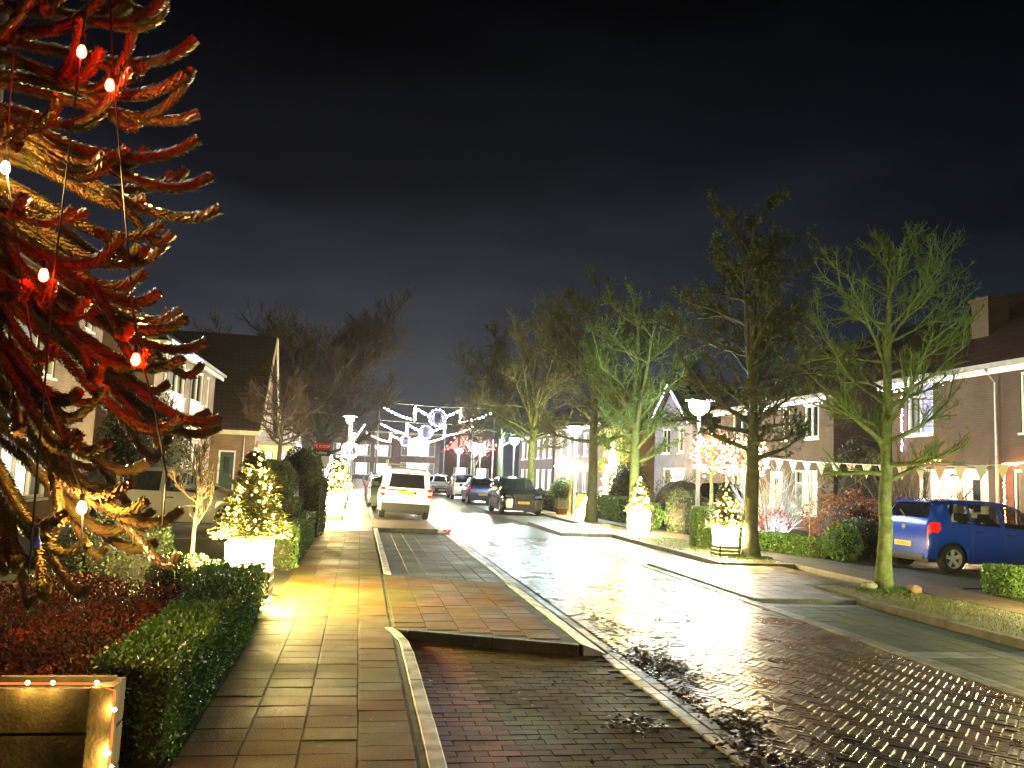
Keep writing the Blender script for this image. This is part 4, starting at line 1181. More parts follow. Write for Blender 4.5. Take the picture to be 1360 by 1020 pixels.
def gutter(parent, w, a0, a1, z, d=.36, fm=None, gm=None):
    b = MB(); w.box(b, a0, a1, d, d + .12, z - .12, z); b.build('gutter', gm or zinc, parent)
    b = MB(); w.box(b, a0, a1, .002, d - .002, z - .16, z - .1); w.box(b, a0, a1, d - .03, d - .003, z - .28, z - .161); b.build('fascia', fm or white_wood, parent)
def pipe(parent, w, a, z0, z1, d=.1):
    b = MB(); b.tube([w.P(a, .4, z1), w.P(a, d, z1 - .35), w.P(a, d, z0)], .04, 8); b.build('downpipe', zinc, parent)
def icicles(label, pts, M, n, drop=.28, r=.013, cat='light string'):
    t = thing('icicle_lights', label, cat)
    b = MB(); c = MB(); P = [Vector(p) for p in pts]
    c.tube(P, .006, 4)
    for k in range(len(P) - 1):
        for i in range(n):
            p = P[k].lerp(P[k + 1], (i + rnd.random() * .5) / n)
            for j in range(rnd.choice((1, 2, 3))): b.octa((p.x + rnd.uniform(-.02, .02), p.y + rnd.uniform(-.02, .02), p.z - .03 - j * drop / 3), r)
    c.build('cable', white_wood, t); tag(b.build('bulbs', M, t), kind='stuff')
def lantern(label, loc, face, s=.11, M=PORCH):
    t = thing('wall_lantern', label, 'wall lamp', loc)
    b = MB(); b.box(-.02 + face * -.0, .02, -.05, .05, -.12, .12); b.build('back_plate', black_p, t)
    x = face * .16
    b = MB(); b.tube([(0, 0, .08), (x, 0, .14)], .012, 6); b.lathe([(.0, .16), (.02, .15), (s * .9, .08), (s * .95, .07), (0, .07)], (x, 0, 0), 8); b.build('hood', black_p, t)
    b = MB(); b.lathe([(0, .068), (s * .75, .068), (s * .55, -.12), (0, -.13)], (x, 0, 0), 8); b.build('lamp_glass', M, t)

FL = Wall('X', -7.0, 1)      # street fronts on the left
# house A
h = thing('brick_house', 'orange brown brick house behind the monkey puzzle tree', 'house', (0, 0, 0))
holes = [(22.1, 22.75, 4.85, 5.55), (18.2, 20.4, 3.4, 5.1), (14.6, 16.8, 3.4, 5.1), (18.0, 20.6, .7, 2.5), (13.8, 16.6, .7, 2.5), (21.6, 22.6, 0, 2.3)]
b = MB(); FL.wall(b, 10, 23.6, -.1, 5.9, holes)
E23 = Wall('Y', 23.6, 1); b.quad((-7, 23.6, -.1), (-14.5, 23.6, -.1), (-14.5, 23.6, 5.9), (-7, 23.6, 5.9)); b.quad((-7, 10, -.1), (-14.5, 10, -.1), (-14.5, 10, 5.9), (-7, 10, 5.9))
b.quad((-14.5, 10, -.1), (-14.5, 23.6, -.1), (-14.5, 23.6, 5.9), (-14.5, 10, 5.9))
gable(b, 'Y', 23.6, -14.5, -7, 5.9, 9.0); gable(b, 'Y', 10, -14.5, -7, 5.9, 9.0)
b.build('wall', brick_l, h)
FL.window(h, *holes[0], lit='teal', mull=0); FL.window(h, *holes[1], lit='dim', mull=1); FL.window(h, *holes[2], mull=1); FL.window(h, *holes[3], lit='warm', mull=2); FL.window(h, *holes[4], lit='warm', mull=2)
FL.door(h, *holes[5], green_door)
roof_prism(h, 'Y', 9.8, 23.85, -14.5, -7, 5.9, 9.0, roof_t); gutter(h, FL, 9.8, 23.85, 5.72, fm=mat('brown_paint', (.09, .05, .03), .5), gm=mat('dark_gutter', (.05, .05, .05), .5))
# house B
h = thing('terraced_house', 'pink grey brick house with tall white windows beyond the monkey puzzle', 'house')
holes = [(30.7, 31.35, 4.1, 5.5), (31.8, 34.4, 4.1, 5.5), (35.7, 38.2, 4.1, 5.5), (39.0, 39.7, 4.1, 5.5), (31.8, 34.4, .6, 2.5), (35.7, 38.2, .6, 2.5), (39.0, 40.0, 0, 2.2)]
b = MB(); FL.wall(b, 29.5, 41, -.1, 5.95, holes)
b.build('wall', brick_p, h)
b = MB(); b.quad((-7, 29.5, -.1), (-14.5, 29.5, -.1), (-14.5, 29.5, 5.95), (-7, 29.5, 5.95)); gable(b, 'Y', 29.5, -14.5, -7, 5.95, 8.6); gable(b, 'Y', 41, -14.5, -7, 5.95, 8.6)
b.quad((-7, 41, -.1), (-14.5, 41, -.1), (-14.5, 41, 5.95), (-7, 41, 5.95)); b.quad((-14.5, 29.5, -.1), (-14.5, 41, -.1), (-14.5, 41, 5.95), (-14.5, 29.5, 5.95)); b.build('end_wall', brick_l, h)
for q in holes[:4]: FL.window(h, *q, mull=1 if q[1] - q[0] > 1 else 0, lit='dim' if q[0] in (31.8,) else None, fw_=.12)
FL.window(h, *holes[4], lit='white', mull=2); FL.window(h, *holes[5], lit='white', mull=2); FL.door(h, *holes[6], green_door)
for (a0, a1) in ((31.8, 34.4), (35.7, 38.2)):
    for k in range(9):
        z = 2.58 + k * .165
        b = MB(); FL.box(b, a0 + .02, a1 - .02, .002, .03, z, z + .15); b.build('weatherboard', white_wood, h)
roof_prism(h, 'Y', 29.35, 41.2, -14.5, -7, 5.95, 8.6, roof_t); gutter(h, FL, 29.35, 41.2, 5.78); pipe(h, FL, 35.05, 0, 5.7)
lantern('bright warm wall lamp between the brick houses on the left', (-6.99, 30.35, 2.55), 1, .17)
icicles('blue violet lights along the eave of the orange brown house', [(-6.55, 22.6, 5.62), (-6.55, 23.9, 5.62), (-6.6, 24.0, 5.0)], LEDC, 16)
icicles('violet white lights along the eave of the pink grey house', [(-6.5, 29.4, 5.72), (-6.5, 35.0, 5.72)], LEDC, 40, r=.009)
leafy_ball('conifer', 'dark rounded conifer between the two brick houses on the left', (-6.6, 27.4, 0), 1.35, 1.9, hedge_d, 4500, .1, sz=1.35, cat='tree')
# house C, low eave facing the camera, with sunroom
h = thing('gabled_house', 'house with big dark steep roof and pale eave on the left', 'house')
WC = Wall('Y', 42.0, -1)
holes = [(-6.75, -5.95, 0, 2.25)]
b = MB(); WC.wall(b, -13, -5.1, -.1, 3.6, holes); gable(b, 'X', -5.1, 42, 50, 3.6, 8.4)
FC = Wall('X', -5.1, 1); hc = [(45.2, 46.8, 3.8, 5.4)]; FC.wall(b, 42, 50, -.1, 3.6, []); b.quad((-13, 42, -.1), (-13, 50, -.1), (-13, 50, 3.6), (-13, 42, 3.6)); b.quad((-13, 50, -.1), (-5.1, 50, -.1), (-5.1, 50, 3.6), (-13, 50, 3.6)); gable(b, 'X', -13, 42, 50, 3.6, 8.4)
b.build('wall', brick_l, h)
roof_prism(h, 'X', -13.2, -4.85, 42, 50, 3.6, 8.4, roof_t, over=.35)
b = MB(); b.box(-13.2, -4.84, 41.5, 41.64, 3.0, 3.16); b.build('gutter', zinc, h); b = MB(); b.box(-13.2, -4.85, 41.645, 41.99, 3.12, 3.2); b.box(-13.2, -4.84, 41.46, 41.5, 3.02, 3.22); b.build('fascia', cream_wood, h)
b = MB()
for (y0, z0, y1, z1) in ((41.6, 3.2, 46, 8.45), (50.4, 3.2, 46, 8.45)):
    b.tube([(-4.83, y0, z0), (-4.83, y1, z1)], .08, 4)
b.build('verge_board', cream_wood, h); pipe(h, WC, -5.6, 0, 3.2)
WC.door(h, *holes[0], green_door)
s_ = thing('sunroom', 'warm lit wooden sunroom with white curtains beside the steep roofed house', 'sunroom')
WS = Wall('Y', 43.0, -1); XS = Wall('X', -3.4, 1)
hs = [(-4.95, -4.25, .85, 2.35), (-4.2, -3.5, .85, 2.35)]
b = MB(); WS.wall(b, -5.08, -3.4, -.1, 2.6, hs); hx = [(43.2, 44.6, .85, 2.35), (44.8, 46.2, .85, 2.35)]; XS.wall(b, 43, 46.5, -.1, 2.6, hx); b.quad((-5.1, 46.5, -.1), (-3.4, 46.5, -.1), (-3.4, 46.5, 2.6), (-5.1, 46.5, 2.6))
b.build('wall', cream_wood, s_)
for q in hs: WS.window(s_, *q, lit='warm', mull=0, trans=.65, fm=cream_wood, sill=False)
for q in hx: XS.window(s_, *q, lit='white', mull=0, trans=.65, fm=white_wood, sill=False)
b = MB(); b.box(-5.09, -3.2, 42.8, 46.7, 2.605, 2.78); b.build('roof', zinc, s_)
lantern('narrow warm wall lamp beside the sunroom windows', (-5.28, 41.95, 1.75), 1, .09)
h = thing('brick_house', 'far brick house with lit windows behind the left pavement lamps', 'house')
WF = Wall('X', -5.5, 1); holes = [(56 + k * 4, 58.4 + k * 4, z, z + 1.6) for k in range(6) for z in (.7, 3.4)]
b = MB(); WF.wall(b, 55, 80, -.1, 5.6, holes); b.quad((-5.5, 55, -.1), (-13, 55, -.1), (-13, 55, 5.6), (-5.5, 55, 5.6)); gable(b, 'Y', 55, -13, -5.5, 5.6, 8.6); gable(b, 'Y', 80, -13, -5.5, 5.6, 8.6); b.build('wall', brick_p, h)
for k, q in enumerate(holes): WF.window(h, *q, lit=('white', None, 'warm', 'violet')[k % 4], mull=1)
roof_prism(h, 'Y', 54.8, 80.2, -13, -5.5, 5.6, 8.6, roof_t)

# right: house R2 next to the blue car
FR = Wall('X', 17.0, -1)
h = thing('brick_house', 'brick house with zinc gutter and lit porch behind the blue hatchback', 'house')
holes = [(22.4, 23.6, 3.4, 5.0), (17.6, 19.0, 3.3, 4.9), (13.5, 15.5, 3.3, 4.9), (20.2, 21.2, 0, 2.35), (21.45, 23.1, .5, 2.35), (18.3, 19.3, 0, 2.35), (14.5, 17.2, .6, 2.3)]
b = MB(); FR.wall(b, 8, 24.4, -.1, 5.3, holes)
b.quad((17, 24.4, -.1), (25, 24.4, -.1), (25, 24.4, 5.3), (17, 24.4, 5.3)); b.quad((17, 8, -.1), (25, 8, -.1), (25, 8, 5.3), (17, 8, 5.3)); b.quad((25, 8, -.1), (25, 24.4, -.1), (25, 24.4, 5.3), (25, 8, 5.3))
gable(b, 'Y', 24.4, 17, 25, 5.3, 8.2); gable(b, 'Y', 8, 17, 25, 5.3, 8.2); b.build('wall', brick_r, h)
FR.window(h, *holes[0], lit='violet', mull=1, trans=.75); FR.window(h, *holes[1], mull=1); FR.window(h, *holes[2], mull=1)
FR.door(h, *holes[3], cream_wood); FR.window(h, *holes[4], lit='warm', mull=2, sill=False); FR.door(h, *holes[5], green_door); FR.window(h, *holes[6], lit='warm', mull=2)
roof_prism(h, 'Y', 7.8, 24.65, 17, 25, 5.3, 8.2, roof_r); gutter(h, FR, 7.8, 24.65, 5.18); pipe(h, FR, 19.75, 0, 5.05)
b = MB(); b.box(18.3, 19.0, 21.6, 22.3, 6.0, 7.5); b.box(18.24, 19.06, 21.54, 22.36, 7.502, 7.6); b.build('chimney', brick_dk, h)
lantern('bright warm porch lamp above the blue hatchback roof', (16.99, 20.75 + .62, 2.05), -1, .15)
icicles('violet white icicle lights under the zinc gutter near the green tree', [(16.5, 24.4, 4.98), (16.5, 20.9, 4.98)], LEDC, 34, r=.013)
icicles('violet white light string running down beside the upstairs window', [(16.9, 23.75, 4.9), (16.9, 23.75, 2.9)], LEDC, 40, r=.014, drop=.05)
icicles('red and amber light garland framing the green door', [(16.85, 19.45, .4), (16.85, 19.45, 2.5), (16.85, 18.1, 2.55)], LEDO, 34, r=.017, drop=.05)
icicles('amber string lights across the wall above the bare shrub', [(16.8, 24.0, 2.5), (16.8, 21.8, 2.62)], LEDO, 26, r=.015, drop=.1)
# house R1
h = thing('brick_house', 'dark brown brick house with white upstairs window behind the bunting', 'house')
holes = [(28.8, 29.85, 3.5, 4.85), (31.0, 31.6, 3.5, 4.85), (28.9, 30.6, .6, 2.3), (31.6, 32.6, 0, 2.25), (34.5, 36.2, 3.5, 4.85), (34.5, 36.2, .6, 2.3)]
b = MB(); FR.wall(b, 27.8, 37.5, -.1, 5.25, holes); b.quad((17, 27.8, -.1), (25, 27.8, -.1), (25, 27.8, 5.25), (17, 27.8, 5.25)); b.quad((17, 37.5, -.1), (25, 37.5, -.1), (25, 37.5, 5.25), (17, 37.5, 5.25))
b.quad((25, 27.8, -.1), (25, 37.5, -.1), (25, 37.5, 5.25), (25, 27.8, 5.25)); gable(b, 'Y', 27.8, 17, 25, 5.25, 8.0); gable(b, 'Y', 37.5, 17, 25, 5.25, 8.0); b.build('wall', brick_dk, h)
FR.window(h, *holes[0], mull=1, fw_=.11); FR.window(h, *holes[1], mull=0, fw_=.09); FR.window(h, *holes[2], lit='warm', mull=2, trans=.7); FR.door(h, *holes[3], cream_wood); FR.window(h, *holes[4], mull=1); FR.window(h, *holes[5], lit='white', mull=1)
roof_prism(h, 'Y', 27.6, 37.7, 17, 25, 5.25, 8.0, roof_t); gutter(h, FR, 27.6, 37.7, 5.12)
icicles('white icicle lights along the gutter of the dark brown house', [(16.5, 27.7, 4.95), (16.5, 34, 4.95)], LEDC, 60, r=.014)
leafy_ball('evergreen_shrub', 'dark climbing evergreen between the two brick houses on the right', (17.6, 26.2, 0), 1.5, 1.3, hedge_d, 5000, .09, sz=1.2, rough=.14)
# house R0, gable to the street
h = thing('gabled_house', 'violet lit house with pointed gable behind the street lamp', 'house')
holes = [(42.2, 43.0, 3.2, 4.6), (44.2, 45.4, 3.2, 4.6), (41.8, 45.2, .5, 2.4)]
b = MB(); FR.wall(b, 41, 46.6, -.1, 4.85, holes); gable(b, 'X', 17, 41, 46.6, 4.85, 6.9); b.quad((17, 41, -.1), (25, 41, -.1), (25, 41, 4.85), (17, 41, 4.85)); b.quad((17, 46.6, -.1), (25, 46.6, -.1), (25, 46.6, 4.85), (17, 46.6, 4.85)); b.build('wall', plaster_v, h)
FR.window(h, *holes[0], lit='warm', mull=0, fw_=.12); FR.window(h, *holes[1], mull=1); FR.window(h, *holes[2], lit='white', mull=2, fw_=.12)
roof_prism(h, 'X', 16.7, 25.2, 41, 46.6, 4.85, 6.9, roof_t)
icicles('violet white lights up the gable edge of the pointed house', [(16.62, 40.7, 4.75), (16.62, 43.8, 7.05), (16.62, 46.9, 4.75)], LEDC, 40, r=.02, drop=.15)
# terraces farther along the right
for (y0, y1, M, lb, lits, rm) in [(49.5, 56.5, brick_o, 'warm orange brick house beyond the violet gabled house', ('warm', 'dim', 'warm', None), roof_r),
                              (57.2, 68, brick_p, 'terraced house with tall white lit windows behind the boxed shrub', ('white', 'white', None, 'white'), roof_t),
                              (68.6, 84, brick_r, 'red brown terrace with white windows beyond the boxed shrub house', ('white', None, 'white', 'warm'), roof_t)]:
    h = thing('terraced_house', lb, 'house'); F2 = Wall('X', 16.0, -1)
    n = int((y1 - y0) // 2.4); holes = [(y0 + .5 + k * 2.4, y0 + 1.9 + k * 2.4, z, z + 1.75) for k in range(n) for z in (.5, 3.2)]
    b = MB(); F2.wall(b, y0, y1, -.1, 5.5, holes); b.quad((16, y0, -.1), (24, y0, -.1), (24, y0, 5.5), (16, y0, 5.5)); gable(b, 'Y', y0, 16, 24, 5.5, 8.3); gable(b, 'Y', y1, 16, 24, 5.5, 8.3); b.build('wall', M, h)
    for k, q in enumerate(holes): F2.window(h, *q, lit=lits[k % len(lits)], mull=1, fw_=.16)
    roof_prism(h, 'Y', y0 - .2, y1 + .2, 16, 24, 5.5, 8.3, rm); gutter(h, F2, y0 - .2, y1 + .2, 5.36)
icicles('white wall lights on the terrace behind the boxed shrub', [(15.9, 58, 2.6), (15.9, 67.5, 2.6)], LEDG, 40, r=.03)
# street end
h = thing('flat_block', 'flat roofed block with rows of brightly lit windows closing the street', 'building')
WE = Wall('Y', 132.0, -1)
holes = [(x, x + 2.6, z, z + 1.9) for x in (-7.5, -4.3, -1.1, 2.1) for z in (.7, 3.6)] + [(6.2, 11.6, .6, 2.9), (6.2, 11.6, 3.9, 6.6)]
b = MB(); WE.wall(b, -9, 12.3, -.1, 7.3, holes); b.box(-9, 12.3, 133, 140, -.1, 7.29); b.build('wall', brick_p, h)
for k, q in enumerate(holes): WE.window(h, *q, lit='bright' if q[0] > 5 or q[2] < 1 else 'white', mull=3 if q[0] > 5 else 2, trans=.6, fw_=.14)
b = MB(); b.box(-9.2, 12.5, 131.7, 140.2, 7.302, 7.6); b.build('roof', zinc, h)
h = thing('timbered_house', 'white gabled house with dark timber framing at the street end', 'house')
WT = Wall('Y', 126.0, -1); holes = [(14.0, 16.2, .7, 2.4), (17.2, 19.4, .7, 2.4), (15.7, 17.4, 5.4, 7.0)]
b = MB(); WT.wall(b, 12.6, 20.8, -.1, 5.0, holes[:2]); b.build('wall', brick_r, h)
b = MB(); gable(b, 'Y', 126, 12.6, 20.8, 5.0, 10.2); b.build('gable_wall', plaster_w, h)
for q in holes[:2]: WT.window(h, *q, lit='bright', mull=2)
for (x0, z0, x1, z1) in [(12.7, 5.1, 20.7, 5.1), (14.6, 5.1, 14.6, 7.4), (16.7, 5.1, 16.7, 10), (18.8, 5.1, 18.8, 7.4), (14.5, 7.4, 18.9, 7.4), (14.6, 5.1, 16.7, 7.4), (18.8, 5.1, 16.7, 7.4), (12.7, 5.1, 16.7, 10.1), (20.7, 5.1, 16.7, 10.1)]:
    b = MB(); b.tube([(x0, 125.95, z0), (x1, 125.95, z1)], .14, 4); b.build('timber', mat('dark_timber', (.04, .025, .018), .7), h)
roof_prism(h, 'Y', 125.6, 136, 12.6, 20.8, 5.0, 10.2, roof_t)
icicles('red lights outlining the gable of the timbered house', [(12.3, 125.5, 4.9), (16.7, 125.5, 10.4), (21.2, 125.5, 4.9), (12.3, 125.5, 5.2)], LEDR, 9, r=.11, drop=.02)
# ------------------------------------------------------------------ cars
def lerp_prof(prof, x):
    if x <= prof[0][0]: return prof[0][1]
    for (a, p), (b_, q) in zip(prof[:-1], prof[1:]):
        if x <= b_: return p + (q - p) * (x - a) / (b_ - a)
    return prof[-1][1]
tyre_m = mat('tyre_rubber', (0.012, 0.012, 0.012), .75, bump=.3, bscale=90)
rim_m = mat('alloy_rim', (.6, .6, .6), .35, metal=.35)
trim_m = mat('black_trim', (.015, .015, .016), .55)
int_m = mat('car_interior', (.03, .028, .026), .8)
chrome = mat('chrome', (.7, .7, .7), .12, metal=1.0)
lens_m = mat('headlight_lens', (.10, .11, .12), .12, metal=.2, coat=.8)
tail_m = mat('red_lens', (.55, .01, .008), .2, coat=.7, emit=(1, .02, .01), es=.25)
tailw_m = mat('clear_lens', (.6, .58, .55), .2, coat=.5)
plate_m = mat('yellow_plate', (.75, .48, .03), .45)
ink_m = mat('plate_ink', (.02, .018, .012), .5)
pane_car = glass_mat('car_glass', (0.012, 0.016, 0.018), .42, .02)
pane_tint = glass_mat('tinted_car_glass', (0.008, 0.008, 0.012), .08, .03)
def paint(name, col, rough=.28, metal=.3):
    return mat(name, col, rough, metal=metal, coat=.8)
def text(name, body, size, M, parent, loc, rot, sx=1.0):
    cu = bpy.data.curves.new(name, 'FONT'); cu.body = body; cu.size = size; cu.align_x = 'CENTER'; cu.align_y = 'CENTER'; cu.extrude = .001; cu.resolution_u = 2
    cu.materials.append(M)
    tmp = bpy.data.objects.new(name, cu); COL.objects.link(tmp)
    me = bpy.data.meshes.new_from_object(tmp.evaluated_get(bpy.context.evaluated_depsgraph_get()))
    bpy.data.objects.remove(tmp); bpy.data.curves.remove(cu)
    o = inst(name, me, parent, loc, rot); o.scale = (sx, 1, 1)
    return o

def wheel_meshes(Rw, wt=.2, spokes=5):
    t = MB(); t.lathe([(Rw * .66, -wt / 2), (Rw * .9, -wt / 2), (Rw * .98, -wt * .38), (Rw, -wt * .2), (Rw, wt * .2), (Rw * .98, wt * .38), (Rw * .9, wt / 2), (Rw * .66, wt / 2)], n=28, axis='y')
    r = MB(); r.lathe([(Rw * .67, wt * .48), (Rw * .62, wt * .46), (Rw * .6, wt * .3), (Rw * .6, -.05)], n=28, axis='y')
    r.lathe([(0, wt * .34), (Rw * .14, wt * .34), (Rw * .16, wt * .2)], n=14, axis='y')
    for k in range(spokes):
        a = 2 * math.pi * k / spokes + .3
        u = Vector((math.cos(a), 0, math.sin(a))); v = Vector((-math.sin(a), 0, math.cos(a)))
        w0, w1 = Rw * .1, Rw * .13; r0, r1 = Rw * .1, Rw * .63; y0, y1 = wt * .32, wt * .44
        q = [u * r0 - v * w0 + Vector((0, y0, 0)), u * r0 + v * w0 + Vector((0, y0, 0)), u * r1 + v * w1 + Vector((0, y1, 0)), u * r1 - v * w1 + Vector((0, y1, 0))]
        q2 = [p - Vector((0, .035, 0)) for p in q]
        r.add([tuple(p) for p in q + q2], [(0, 1, 2, 3), (0, 4, 5, 1), (2, 6, 7, 3), (1, 5, 6, 2), (3, 7, 4, 0)])
    d = MB(); d.lathe([(0, .02), (Rw * .62, .02), (Rw * .62, -wt / 2)], n=20, axis='y')
    return t.mesh('tyre', tyre_m, True, 40), r.mesh('rim', rim_m, True, 35), d.mesh('brake_drum', trim_m)
WM = {}
def car(name, label, loc, heading, P, col, group=None, cat='car', tilt=0, detail=True, tint=False, plate_text='', roll=0):
    t = thing(name, label, cat, loc, heading, group)
    if roll or tilt: t.rotation_euler = (roll, tilt, heading)
    L, Wd, top, belt, wx, Rw = P['L'], P['W'], P['top'], P['belt'], P['wx'], P['R']
    h = L / 2; zc = Rw
    xs = set(); x = -h
    while x < h: xs.add(round(x, 3)); x += .085 if detail else .16
    for q in (-h, h, *[p[0] for p in top], *[p[0] for p in belt]): xs.add(round(q, 3))
    for w in wx:
        for k in range(-8, 9): xs.add(round(w + (Rw + .055) * math.sin(k * math.pi / 16), 3))
    for (a, b_) in P['side'] + [P['ws'], P['rw']]: xs.add(a); xs.add(b_)
    xs = sorted(q for q in xs if -h <= q <= h)
    cap = P.get('cap', .86)
    def ring(x):
        e = max(0, abs(x) - (h - .55)) / .55
        w = Wd / 2 * (1 - (P.get('tf', .16) if x > 0 else P.get('tr', .11)) * e ** 2.2)
        zt = lerp_prof(top, x); zs = min(lerp_prof(belt, x), zt - .015)
        zb = .24 + .06 * e ** 2
        Ra = Rw + .05
        for q in wx:
            if abs(x - q) < Ra: zb = max(zb, zc + math.sqrt(Ra * Ra - (x - q) ** 2))
        zb = min(zb, zs - .05)
        k = min(1, max(0, (zt - zs) / .3)); wr = w * (.95 * (1 - k) + cap * .93 * k)
        return [(w * .955, zb), (w, zb + (zs - zb) * .3), (w * .992, zb + (zs - zb) * .72), (w * .955, zs), (wr, zs + (zt - zs) * .81), (wr * .9, zs + (zt - zs) * .95), (wr * .45, zt - .004), (0, zt)]
    rows = [ring(x) for x in xs]; n = len(rows[0])
    V = []
    def vid(i, r, s): return i * (2 * n - 1) + (n - 1) + s * (n - 1 - r)
    for i, x in enumerate(xs):
        rr = rows[i]
        for r in range(n): V.append((x, -rr[r][0], rr[r][1]))
        for r in range(n - 2, -1, -1): V.append((x, rr[r][0], rr[r][1]))
    body = []; gl = {}
    inr = lambda x, ab: ab[0] < x < ab[1]
    for i in range(len(xs) - 1):
        xm = (xs[i] + xs[i + 1]) / 2
        for s in (-1, 1):
            for r in range(n - 1):
                f = (vid(i, r, s), vid(i + 1, r, s), vid(i + 1, r + 1, s), vid(i, r + 1, s))
                key = None
                if r == 3:
                    for k, ab in enumerate(P['side']):
                        if inr(xm, ab): key = ('side_window', k, s)
                elif r == 2 and xm < -h + .27 and not P.get('boxrear'): key = ('taillight', 0, s)
                elif r >= 4:
                    if inr(xm, P['ws']) : key = ('windshield', 0, 0)
                    elif r >= 5 and inr(xm, P['rw']) and not P.get('boxrear'): key = ('rear_window', 0, 0)
                (gl.setdefault(key, []) if key else body).append(f)
    for i in (0, len(xs) - 1):
        body.append(tuple(i * (2 * n - 1) + j for j in range(2 * n - 1)))
    def sub(nm, fs, M, par, smooth=True):
        used = sorted({i for f in fs for i in f}); mp_ = {u: k for k, u in enumerate(used)}
        b = MB(); b.add([V[u] for u in used], [tuple(mp_[i] for i in f) for f in fs])
        return b.build(nm, M, par, smooth=smooth, sharp=42)
    bd = sub('body', body, col, t)
    for (nm, k, s), fs in gl.items(): sub(nm, fs, tail_m if nm == 'taillight' else pane_tint if nm == 'rear_window' else pane_car, t)
    # underbody and cabin
    b = MB(); b.box(-h + .12, h - .12, -Wd / 2 + .24, Wd / 2 - .24, .2, .5); b.box(-h + .25, h - .3, -Wd / 2 + .03 + .2, Wd / 2 - .23, .45, .62); b.build('underbody', trim_m, t)
    if detail:
        cab0, cab1 = P['side'][0][0], P['side'][-1][1]
        for px in (cab0 + .75, cab1 - .95):
            for sy in (-1, 1):
                b = MB(); y = sy * Wd * .21
                b.box(px - .1, px + .1, y - .22, y + .22, .5, 1.0); b.box(px - .12, px + .5, y - .22, y + .22, .42, .55); b.box(px - .09, px + .01, y - .12, y + .12, 1.04, 1.22); b.tube([(px - .04, y, .98), (px - .04, y, 1.06)], .02, 6)
                b.build('seat', int_m, t)
    if detail:
        b = MB(); zb_ = lerp_prof(belt, -h + .5); b.box(-h + .22, P['side'][0][0] + .45, -Wd / 2 + .14, Wd / 2 - .14, .6, zb_ - .05); b.box(P['side'][-1][1] - .25, P['ws'][1] - .02, -Wd / 2 + .14, Wd / 2 - .14, .5, lerp_prof(belt, P['ws'][0]) - .03); b.build('cabin_trim', int_m, t)
    # wheels
    if Rw not in WM: WM[Rw] = wheel_meshes(Rw)
    for w in wx:
        for s in (-1, 1):
            o = inst('wheel', WM[Rw][0], t, (w, s * (Wd / 2 - .12), Rw), (0, 0, 0 if s > 0 else math.pi))
            inst('rim', WM[Rw][1], o); inst('brake_drum', WM[Rw][2], o)
    # lamps, plates, mirrors
    tz = P.get('tz', .82); hz = P.get('hz', .66)
    for s in (-1, 1):
        b = MB(); y0, y1 = s * Wd * .5 * .50, s * Wd * .5 * .84
        b.add([(h - .02, y0, hz - .05), (h - .10, y1, hz - .02), (h - .16, y1, hz + .09), (h - .05, y0, hz + .04), (h + .012, y0, hz - .05), (h - .03, y1, hz - .02), (h - .09, y1, hz + .09), (h + .0, y0, hz + .04)],
              [(4, 5, 6, 7), (0, 1, 5, 4), (1, 2, 6, 5), (2, 3, 7, 6), (3, 0, 4, 7)]); b.build('headlight', lens_m, t)
        if detail:
            mx, mz = P['mirror']
            b = MB(); b.box(mx - .06, mx + .05, s * (Wd / 2 + .02), s * (Wd / 2 + .2), mz - .06, mz + .09); b.tube([(mx, s * (Wd / 2 - .06), mz - .03), (mx, s * (Wd / 2 + .05), mz)], .02, 5); b.build('mirror', trim_m if P.get('boxrear') else col, t)
            for a, b_ in P['side'][-2:]:
                hx = a + .12
                b = MB(); z = lerp_prof(belt, hx) - .13; b.tube([(hx - .09, s * (Wd / 2 + .001), z), (hx - .06, s * (Wd / 2 + .022), z), (hx + .06, s * (Wd / 2 + .022), z), (hx + .09, s * (Wd / 2 + .001), z)], .012, 6); b.build('door_handle', chrome if not P.get('boxrear') else trim_m, t)
    if detail:      # shut lines of the doors
        for q in sorted({ab[0] - .03 for ab in P['side']} | {P['side'][-1][1] + .12}):
            rr = ring(q)
            for s in (-1, 1):
                b = MB(); b.tube([(q, s * (rr[k][0] - .001), rr[k][1]) for k in range(4)], .005, 4); b.build('shut_line', trim_m, t)
        for s in (-1, 1):
            b = MB(); x0, x1 = wx[0] + Rw + .08, wx[1] - Rw - .08; b.box(x0, x1, s * (Wd / 2 - .06) - .02, s * (Wd / 2 - .06) + .02, .2, .29); b.build('sill_trim', trim_m, t)
    pz = P.get('pz', .52)
    b = MB(); b.box(-h - .022, -h - .004, -.26, .26, pz - .055, pz + .055); pl = b.build('license_plate', plate_m, t)
    fz = P.get('fpz', .42)
    b = MB(); b.box(h + .004, h + .022, -.26, .26, fz - .055, fz + .055); pf = b.build('license_plate', plate_m, t)
    if plate_text:
        text('plate_characters', plate_text, .1, ink_m, pl, (-h - .0235, 0, pz), (R(90), 0, R(-90)))
        text('plate_characters', plate_text, .1, ink_m, pf, (h + .0235, 0, fz), (R(90), 0, R(90)))
    b = MB(); b.box(h - .03, h + .008, -.5, .5, .3, hz - .1); b.build('grille', trim_m, t)
    if not P.get('boxrear'):
        b = MB(); b.box(-h - .012, -h + .05, -Wd * .36, Wd * .36, .28, .37); b.build('lower_bumper', trim_m, t)
    return t

